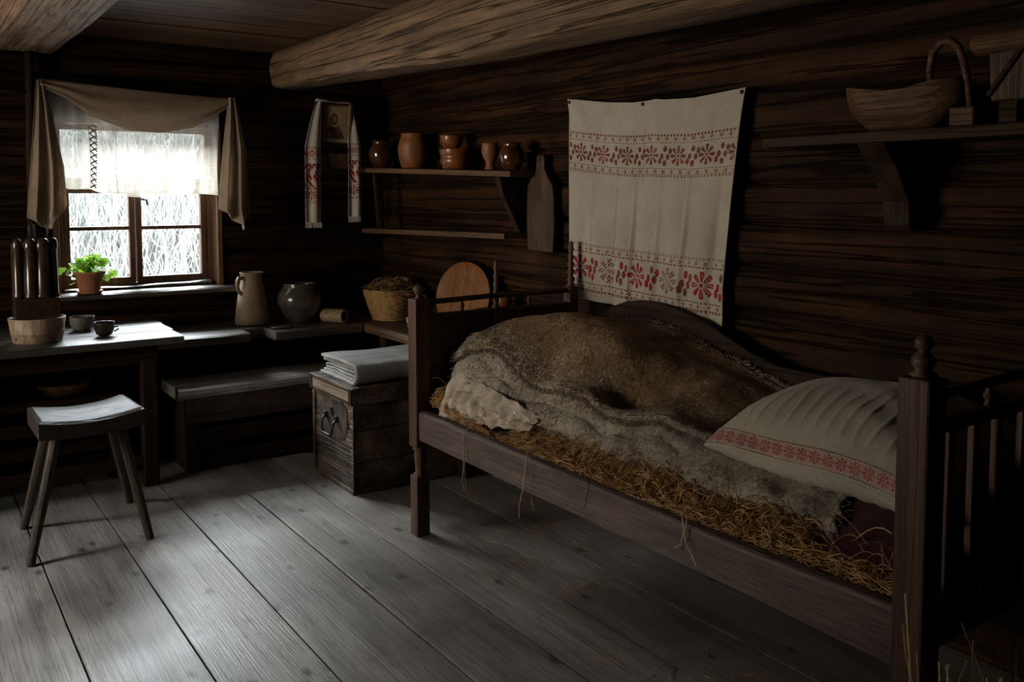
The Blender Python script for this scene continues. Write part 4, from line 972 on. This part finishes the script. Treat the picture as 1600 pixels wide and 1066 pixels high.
# foot end
MB().tube([(1.765, 3.164, .962), (2.123, 3.164, .970), (2.53, 3.164, .968)], .0115, 10).build('top_rail', M['bedx'], bd, smooth=True)
MB().box(1.77, 2.52, 3.155, 3.173, .40, .895).build('foot_panel', M['bedx'], bd, bevel=.003)
MB().box(1.77, 2.52, 3.148, 3.180, .893, .915).build('panel_cap', M['bedx'], bd, bevel=.004)
MB().box(2.098, 2.148, 3.146, 3.182, .40, .916).build('stile', M['bedz'], bd, bevel=.004)
SP = [(.006, 0), (.010, .003), (.006, .012), (.010, .022), (.0105, .028), (.006, .036), (.007, .05)]
for x in (1.952, 2.30): MB().lathe([(a, .913+b) for a, b in SP], (x, 3.164, 0), 14).build('spindle', M['bedz'], bd, smooth=True)
MB().lathe([(a*.8, .914+b) for a, b in BEAD], (2.123, 3.164, 0), 16).build('spindle', M['bedz'], bd, smooth=True)
# back board with a raised arch
ay = [3.14, 3.0, 2.95, 2.87, 2.78, 2.69, 2.58, 2.47, 2.35, 2.24, 2.12, 2.0, 1.10]; az = [.80, .82, .875, .925, .955, .966, .962, .945, .915, .875, .83, .80, .79]
mb = MB(); n = len(ay); vs = [(x, y, z) for x in (2.532, 2.552) for y, z in list(zip(ay, az))+[(1.10, .46), (3.14, .46)]]; n += 2
mb.add(vs, [tuple(range(n))[::-1], tuple(range(n, 2*n))]+[(k, (k+1) % n, n+(k+1) % n, n+k) for k in range(n)])
mb.build('back_board', M['dark'], bd, bevel=.004)
# head end: two rails, a spindle, upright slats
MB().tube([(1.86, 1.064, .955), (2.53, 1.064, .960)], .0125, 10).build('top_rail', M['bedx'], bd, smooth=True)
MB().box(1.87, 2.52, 1.05, 1.078, .868, .900).build('head_rail', M['bedx'], bd, bevel=.004)
MB().box(1.87, 2.52, 1.05, 1.078, .372, .465).build('head_rail', M['bedx'], bd, bevel=.004)
for x in (2.125, 2.33): MB().lathe([(a*1.2, .898+b*1.05) for a, b in SP], (x, 1.064, 0), 14).build('spindle', M['bedz'], bd, smooth=True)
for x in (1.955, 2.062, 2.168, 2.292, 2.41): MB().box(x-.013, x+.013, 1.056, 1.072, .46, .872).build('slat', M['bedz'], bd, bevel=.002)

# heights of what lies in the bed (thin-plate spline through measured points)
class TPS:
    def __init__(s, pts):
        A = np.array(pts, float); s.c = A[:, :2]; n = len(A)
        K = s.phi(np.linalg.norm(s.c[:, None]-s.c[None], axis=2))+np.eye(n)*1e-4; Q = np.c_[np.ones(n), s.c]
        Lm = np.block([[K, Q], [Q.T, np.zeros((3, 3))]]); s.w = np.linalg.solve(Lm, np.r_[A[:, 2], np.zeros(3)])
    def phi(s, r): return np.where(r > 1e-9, r*r*np.log(r+1e-12), 0)
    def __call__(s, x, y):
        x = np.asarray(x, float); p = np.stack([x.ravel(), np.asarray(y, float).ravel()], 1)
        return (s.phi(np.linalg.norm(p[:, None]-s.c[None], axis=2)) @ s.w[:-3]+s.w[-3]+p @ s.w[-2:]).reshape(x.shape)
HB = TPS([(1.86,3.06,.655),(1.90,3.05,.755),(2.0,3.07,.80),(2.2,3.08,.84),(2.45,3.08,.79),
 (1.87,2.72,.585),(1.97,2.70,.675),(2.08,2.70,.75),(2.2,2.75,.89),(2.35,2.75,.865),(2.5,2.7,.845),
 (1.88,2.34,.562),(1.97,2.38,.658),(2.08,2.36,.675),(2.2,2.45,.83),(2.35,2.45,.815),(2.5,2.45,.825),
 (1.89,1.99,.556),(1.97,2.0,.650),(2.1,2.0,.640),(2.25,2.05,.70),(2.5,2.07,.735),
 (1.91,1.68,.556),(1.99,1.68,.61),(2.2,1.7,.630),(2.5,1.75,.67),
 (1.92,1.36,.560),(2.0,1.4,.59),(2.2,1.3,.61),(2.5,1.3,.65)])
HS = TPS([(1.76,3.1,.54),(1.80,3.1,.61),(1.86,3.1,.66),(2.0,3.1,.70),(1.79,2.8,.515),(1.86,2.8,.55),(2.0,2.8,.60),(1.80,2.3,.492),(1.87,2.3,.535),(2.0,2.3,.57),
 (1.815,1.9,.475),(1.885,1.9,.53),(2.0,1.9,.56),(1.83,1.5,.47),(1.90,1.5,.53),(2.05,1.5,.555),(1.84,1.15,.468),(1.91,1.15,.525),(2.1,1.15,.55),(2.5,1.15,.57),(2.5,2.0,.60),(2.5,2.9,.72),(2.5,1.5,.58)])
# straw
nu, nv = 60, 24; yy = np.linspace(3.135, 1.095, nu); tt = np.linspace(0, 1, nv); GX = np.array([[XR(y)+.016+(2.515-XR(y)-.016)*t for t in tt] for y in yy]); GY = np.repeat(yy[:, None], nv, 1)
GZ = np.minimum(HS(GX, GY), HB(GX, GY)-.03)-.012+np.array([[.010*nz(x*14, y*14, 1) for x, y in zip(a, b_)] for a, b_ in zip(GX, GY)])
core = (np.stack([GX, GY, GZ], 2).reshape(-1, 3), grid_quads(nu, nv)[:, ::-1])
def front_pts(n, y0, y1, w):
    y = RNG.uniform(y0, y1, n); return XR(y)+.018+RNG.uniform(0, 1, n)**.8*w, y
x1, y1_ = front_pts(5200, 1.11, 3.08, .135); x2, y2 = front_pts(750, 2.86, 3.12, .16)
bx = np.r_[x1, x2]; by = np.r_[y1_, y2]; N = len(bx)
az_ = np.where(RNG.uniform(0, 1, N) < .6, RNG.normal(-PI/2, .7, N), RNG.uniform(0, 2*PI, N))
surf = lambda x, y: np.minimum(HS(np.clip(x, XR(y)+.012, 2.5), y), HB(np.clip(x, 1.84, 2.5), y)-.024)-.075*np.clip((1.40-y)/.10, 0, 1)*np.clip((x-XR(y)-.045)/.03, 0, 1)-.060*np.clip((y-2.62)/.06, 0, 1)*np.clip((3.05-y)/.03, 0, 1)*np.clip((x-XR(y)-.022)/.02, 0, 1)
base = np.stack([bx, by, RNG.uniform(-.012, .016, N)], 1)
v1, f1 = strands(base, az_, RNG.uniform(.06, .25, N), RNG.uniform(.0006, .0016, N), 6, .55, surf, RNG.uniform(-.005, .030, N))
V = v1.reshape(-1, 3); lim = XR(V[:, 1])+.016; V[:, 0] = np.where(V[:, 0] < lim, 2*lim-V[:, 0], V[:, 0])
V[:, 1] = np.clip(V[:, 1], 1.10, 3.13)
# stalks that stick up or hang over the rail
N = 150; yk = RNG.uniform(1.15, 3.05, N); xk = XR(yk)+.03+RNG.uniform(0, .07, N); K = 6; P = np.zeros((N, K, 3)); Lk = RNG.uniform(.05, .12, N); ak = RNG.uniform(0, 2*PI, N)
for k in range(K):
    t = k/(K-1); P[:, k] = np.stack([xk+np.cos(ak)*Lk*t*.6, yk+np.sin(ak)*Lk*t, HS(xk, yk)+.01+.06*np.sin(t*PI*.62)*Lk/.1], 1)
P[:, :, 0] = np.maximum(P[:, :, 0], XR(P[:, :, 1])+.0)
v2, f2 = ribbons(P, RNG.uniform(.0008, .0016, N))
hang = []
for y, dz, dy, ph in ((2.80, .20, -.04, 0), (2.795, .17, -.015, 1), (2.42, .17, .02, 2), (2.40, .12, -.03, 3), (1.72, .07, -.05, 4), (1.70, .05, .03, 5), (2.1, .05, .02, 6)):
    x = XR(y)-.027; hang.append([(x+.075, y+.02, .53), (x+.03, y+.01, .525), (x-.004, y, .515), (x-.006, y+dy*.2, .47), (x-.010, y+dy*.5, .46-dz*.4), (x-.012-.01*math.sin(ph), y+dy*.8, .46-dz*.75), (x-.014, y+dy*1.3, .46-dz)])
v3, f3 = ribbons(np.array(hang), np.full(len(hang), .0016))
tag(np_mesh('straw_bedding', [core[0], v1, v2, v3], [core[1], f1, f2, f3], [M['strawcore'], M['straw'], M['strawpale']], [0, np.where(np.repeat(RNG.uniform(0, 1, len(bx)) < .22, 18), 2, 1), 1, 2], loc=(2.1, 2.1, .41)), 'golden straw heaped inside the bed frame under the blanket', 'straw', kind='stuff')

# sheepskin-like blanket
bl = thing('wool_blanket', 'rough brown and grey woolly blanket spread over the straw bed', 'blanket', (2.15, 2.2, .56))
nu, nv = 230, 90
def edge_f(y): return XR(y)+.108+.010*nz(y*3.1, 2, 0)+.004*nz(y*17, 2, 0)-.05*max(0, (y-2.9)/.2)**2*.3
BX = np.zeros((nu, nv)); BY = np.zeros((nu, nv))
for i in range(nu):
    s_ = i/(nu-1)
    for j in range(nv):
        t = j/(nv-1); ymax = 3.085+.012*nz(t*9, 1, 0); ymin = 1.325+.10*min(1, t*2.6)+.016*abs(math.sin(t*34))*(1 if t < .5 else 0)
        y = ymax+(ymin-ymax)*s_; xf = edge_f(y); xb = 2.500+.010*nz(y*8, 7, 0)
        BX[i, j] = xf+(xb-xf)*t; BY[i, j] = y
def hz(x, y):
    d = x-XR(y); z = .013*nz(x*5, y*4, 2)+.006*nz(x*15, y*12, 5)
    z -= .012*math.exp(-((d-.165-.010*nz(y*3.5, 0, 8))/.016)**2)*(1 if y > 1.9 else .3)
    z += .011*math.sin(y*34+5*nz(y*2, 1, 1)+d*20)*max(0, 1-abs(d-.135)/.06)             # side folds
    return z-.055*math.exp(-((x-2.10)/.045)**2-((y-2.28)/.085)**2)-.02*math.exp(-((x-2.2)/.05)**2-((y-2.2)/.1)**2)
BZ = HB(BX, BY)
for i in range(nu):
    for j in range(nv): BZ[i, j] += hz(BX[i, j], BY[i, j])-.020*max(0, 1-j/(nv-1)/.035)
def flap_x(y): return XR(y)+.205+.012*nz(y*3, 0, 4)+.008*nz(y*11, 0, 6)+.005*nz(y*37, 0, 2)-.075*max(0, min(1, (y-2.86)/.2))**1.5+.11*max(0, min(1, (1.98-y)/.25))
ny, nt_ = 210, 60; UX = np.zeros((ny, nt_)); UY = np.zeros((ny, nt_)); UZ = np.zeros((ny, nt_))
for i in range(ny):
    for j in range(nt_):
        t = (j/(nt_-1))**1.5; y = 3.10+.015*nz(t*8, 1, 0)+.012*nz(t*40, 5, 0)-(3.10-1.75)*i/(ny-1); x0 = flap_x(y); x1_ = 2.500+.012*nz(y*9, 7, 0)+.006*nz(y*33, 2, 0)
        UX[i, j] = x0+(x1_-x0)*t; UY[i, j] = y
UZ = HB(UX, UY)
for i in range(ny):
    for j in range(nt_):
        t = (j/(nt_-1))**1.5; y = UY[i, j]; UZ[i, j] += hz(UX[i, j], y)+.020+.012*math.exp(-(t/.06)**2)+.016*max(0, (y-2.95)/.14)*math.exp(-(t/.2)**2)-.012*max(0, 1-t/.012)-.018*max(0, min(1, (2.0-y)/.25))+.012*max(0, (t-.95)/.05)
BP = np.stack([BX, BY, BZ], 2)
def hem(x, y): return 1 if x-XR(y)+.06*nz(x*7, y*5, 21)+.03*nz(x*22, y*22, 3)+random.gauss(0, .045) < .225+.12*max(0, min(1, (2.45-y)/.5))+.10*max(0, min(1, (1.9-y)/.3)) else 0
mb = MB(); mb.grid(BP, flip=True, mi=lambda i, j: hem(BP[i, j, 0], BP[i, j, 1])); mb.build('fleece', [M['fur'], M['furhem']], bl, smooth=True, solid=.012, soff=-1)
UP = np.stack([UX, UY, UZ], 2)
mb = MB(); mb.grid(UP, flip=True, mi=lambda i, j: hem(UP[i, j, 0], UP[i, j, 1])); up = mb.build('upper_fold', [M['fur'], M['furhem']], bl, smooth=True, solid=.010, soff=-1)
def pile(G, N, bias, parent, name, edge):
    nu, nv = G.shape[:2]; du = np.gradient(G, axis=0); dv = np.gradient(G, axis=1); NR = np.cross(dv, du); NR /= np.linalg.norm(NR, axis=2, keepdims=True); NR *= np.sign(NR[:, :, 2:3])
    ii = RNG.integers(0, nu, N); jj = np.minimum((RNG.uniform(0, 1, N)**bias*nv).astype(int), nv-1)
    ii[:edge] = RNG.integers(0, nu, edge); jj[:edge] = 0; e2 = edge//3; jj[edge:edge+e2] = nv-1; ii[edge+e2:edge+2*e2] = 0
    B0 = G[ii, jj]+RNG.normal(0, .004, (N, 3))*np.array([1, 1, .1]); nn = NR[ii, jj]
    fl = np.array([[nz(x*6, y*6, 3), nz(x*6, y*6, 13)] for x, y in B0[:, :2]])*2.2; tg = np.c_[fl+RNG.normal(0, .6, (N, 2)), np.zeros(N)]+np.array([-.25, -.1, 0])
    tg[:edge] += np.array([-1.1, 0, -.25]); tg[edge:edge+e2] += np.array([.2, 0, .9]); tg[edge+e2:edge+2*e2] += np.array([0, 1.2, 0])
    tg -= nn*np.sum(tg*nn, 1, keepdims=True)*.8; tg /= np.linalg.norm(tg, axis=1, keepdims=True)+1e-6
    Ln = RNG.uniform(.009, .024, N)[:, None]
    P = np.stack([B0, B0+(tg*.55+nn*.36)*Ln, B0+(tg*1.05+nn*.38)*Ln], 1)
    v, f = ribbons(P, RNG.uniform(.0005, .0011, N)); h = [1 if q < edge+2*e2 and random.random() < .8 else hem(x, y) for q, (x, y) in enumerate(B0[:, :2])]
    np_mesh(name, [v], [f], [M['fur'], M['furhem']], [np.repeat(h, 6)], parent=parent)['kind'] = 'stuff'
pile(BP, 34000, 1.9, bl, 'wool_pile', 1500); pile(UP, 52000, 1.1, up, 'wool_pile', 4200)

# canvas end of the straw sack at the foot
nu, nv = 90, 34; P = np.zeros((nu, nv, 3))
for i in range(nu):
    s_ = i/(nu-1); y = 3.055-.52*s_
    for j in range(nv):
        t = j/(nv-1); zb = .512+.045*s_**1.5; zt = .695-.090*s_; xb = XR(y)+.030+.055*s_; xt = XR(y)+.125
        bul = .030*math.sin(t*PI)*(1-.6*s_); cr = .012*nz(s_*11, t*3.5, 1)+.005*nz(s_*26, t*9, 6)+.011*math.sin(s_*46+t*3+5*nz(s_*4, t, 2))*(.4+.6*(1-t))
        P[i, j] = (xb+(xt-xb)*t-bul-cr*math.sin(min(1, t*1.3)*PI*.8)-.01, y+.012*nz(t*5, s_*6, 9)-.02*t, zb+(zt-zb)*t+.006*nz(s_*9, t*5, 12)+(.012*nz(s_*14, 3, 3) if j == 0 else 0))
tag(MB().grid(P, flip=True).build('sack_cloth', M['sack'], loc=(1.87, 2.8, .5), smooth=True, solid=.003), 'crumpled whitish sackcloth bunched under the blanket at the bed foot', 'cloth')

# maroon cloth under pillow and blanket at the head
nu, nv = 50, 50; P = np.zeros((nu, nv, 3))
for i in range(nu):
    y = 1.115+.44*i/(nu-1)
    for j in range(nv):
        t = j/(nv-1); x = XR(y)+.050+.50*t; z = HB(np.array(max(x, 1.92)), np.array(max(y, 1.36)))+.012*min(1, max(0, (1.33-y)/.05))-.020+.022*min(1, max(0, (t-.2)/.2))
        d = max(0, 1-t/.14); z = z-.045*d**1.8+.006*nz(x*14, y*14, 3); P[i, j] = (x+.004*nz(y*40, t*8, 1), y, float(z))
tag(MB().grid(P).build('maroon_cloth', M['maroon'], loc=(2.0, 1.3, .55), smooth=True, solid=.006), 'dark maroon woollen cloth under the pillow at the bed head', 'cloth')

# pillow
pw = thing('bed_pillow', 'plump linen pillow with a red embroidered band at the bed head', 'pillow', (2.235, 1.47, .60))
def pill(a, b, top):
    """a: -1 tip (foot side) .. 1 head, b: -1 front edge .. 1 wall"""
    ea = 1-abs(a)**3.0; eb = 1-abs(b)**2.6; k = max(0, ea*eb)**.5
    pin = 1-.075*(1-abs(b)**2)*abs(a)**6; pinb = 1-.07*(1-abs(a)**2)*abs(b)**6
    y = 1.472-.362*a*pin*(1.0); x = 2.245+.272*b*pinb+.03*(-a)*.3
    seam = .700+.035*b+.012*math.sin(a*3)-.012*a-(.018 if a > 0 else 0)*a*a*(1-b)*.5+.028*(abs(a)**5)*(-1 if a < 0 else .0)
    wr = 0
    if top:
        q_ = math.sin(a*50+b*4+4*nz(a*3, b*2, 1)); wr = .0046*(max(0, q_)**3-.25)*max(0, min(1, (b+.93)*6))*max(0, min(1, (.15-b)*1.6))*max(0, 1-abs(a)**4)+.007*nz(a*1.9, b*1.6, 5)*k+.0035*math.sin((a*1.2+b*1.8)*8)*k*max(0, a+.3)
        z = seam+.150*k+wr
    else:
        wr = .004*math.sin(a*40+3*nz(a*3, b*2, 8))*k; z = seam-.092*k**.9+wr
    return (x, y, z)
na, nb = 200, 120; PA = np.zeros((na, nb, 3)); PB = np.zeros((na, nb, 3))
bs_ = np.sin((np.linspace(0, 1, nb)*2-1)*PI/2*.999)
for i in range(na):
    a = math.sin((2*i/(na-1)-1)*PI/2*.97)/math.sin(PI/2*.97)
    for j in range(nb): PA[i, j] = pill(a, float(bs_[j]), True); PB[i, j] = pill(a, float(bs_[j]), False)
PC = np.zeros((na, nb)); PC[:, 1:] = np.cumsum(np.linalg.norm(np.diff(PA, axis=1), axis=2), axis=1); AC = np.zeros(na); AC[1:] = np.cumsum(np.linalg.norm(np.diff(PA[:, 20], axis=0), axis=1))
def pil_px(i, j):
    d = PC[i, j]; a = AC[i]
    if d < .006 or d > .062: return 0
    if abs(d-.009) < .002 or abs(d-.057) < .0022: return 3 if i % 3 else 0
    if .014 < d < .052:
        b = d-.033; q = a % .042-.021
        if rosette(q, b, .019): return 1 if (i+j) % 4 else 2
        return 2
    return 0
bandrows = 80; bb = -1+np.linspace(0, 1, bandrows)**1.6*.40
mb = MB(); mb.grid(PA, mi=lambda i, j: 0); mb.grid(PB, flip=True)
mb.build('pillowcase', M['pillow'], pw, smooth=True)
nA = 420; PD = np.zeros((nA, bandrows, 3))
for i in range(nA):
    a = -.985+1.97*i/(nA-1)
    for j in range(bandrows):
        p = pill(a, float(bb[j]), True); q = pill(a, float(bb[j])+.01, True); PD[i, j] = (p[0]-.0022, p[1], p[2]+.0018)
PC = np.zeros((nA, bandrows)); PC[:, 1:] = np.cumsum(np.linalg.norm(np.diff(PD, axis=1), axis=2), axis=1); AC = np.zeros(nA); AC[1:] = np.cumsum(np.linalg.norm(np.diff(PD[:, 40], axis=0), axis=1))
mb = MB(); mb.grid(PD, mi=pil_px, keep=lambda i, j: .006 < PC[i, j] < .062)
mb.build('embroidered_band', [M['pillow'], M['red'], M['pink'], M['darkred']], pw, smooth=True)

# ================================================================== LOOSE STRAW ON THE FLOOR
N = 190; yk = np.r_[RNG.uniform(2.3, 3.0, 95), RNG.uniform(1.35, 2.0, 70), RNG.uniform(1.9, 3.1, 25)]; xk = np.r_[RNG.uniform(1.85, 2.4, 95), RNG.uniform(1.65, 2.0, 70), RNG.uniform(1.68, 1.85, 25)]
b = np.stack([xk, yk, np.full(N, .003)], 1)
v, f = strands(b, RNG.uniform(0, 2*PI, N), RNG.uniform(.02, .13, N), RNG.uniform(.0005, .0011, N), 5, .25, lambda x, y: 0*x, RNG.uniform(0, .012, N))
tag(np_mesh('loose_straw', [v], [f], [M['straw']], [0], loc=(1.9, 2.4, 0)), 'loose straw stalks scattered on the floor under the bed', 'straw', kind='stuff')
N = 90; P = np.zeros((N, 8, 3)); x0 = RNG.uniform(1.84, 2.25, N); y0 = RNG.uniform(.84, 1.0, N); hx = RNG.normal(.02, .24, N); hy = RNG.normal(-.02, .05, N); hh = RNG.uniform(.2, .66, N); sw = RNG.normal(0, .035, N)
for k in range(8):
    t = k/7; P[:, k] = np.stack([x0+hx*t+sw*np.sin(t*PI), y0+hy*t, .004+hh*t*(1-.15*t*np.abs(hx)*4)], 1)
P[:, :, 0] = np.clip(P[:, :, 0], 1.75, 2.5)
v, f = ribbons(P, RNG.uniform(.0013, .0027, N))
b = np.stack([RNG.uniform(1.85, 2.2, 160), RNG.uniform(.80, 1.02, 160), RNG.uniform(.003, .05, 160)], 1)
v2, f2 = strands(b, RNG.uniform(0, 2*PI, 160), RNG.uniform(.06, .22, 160), RNG.uniform(.0009, .0018, 160), 6, .3, lambda x, y: 0*x, RNG.uniform(0, .10, 160))
tag(np_mesh('dry_stalks', [v, v2], [f, f2], [M['strawpale']], [0, 0], loc=(1.95, .92, 0)), 'tall dry grass stalks leaning against the slats of the bed head', 'straw', kind='stuff')
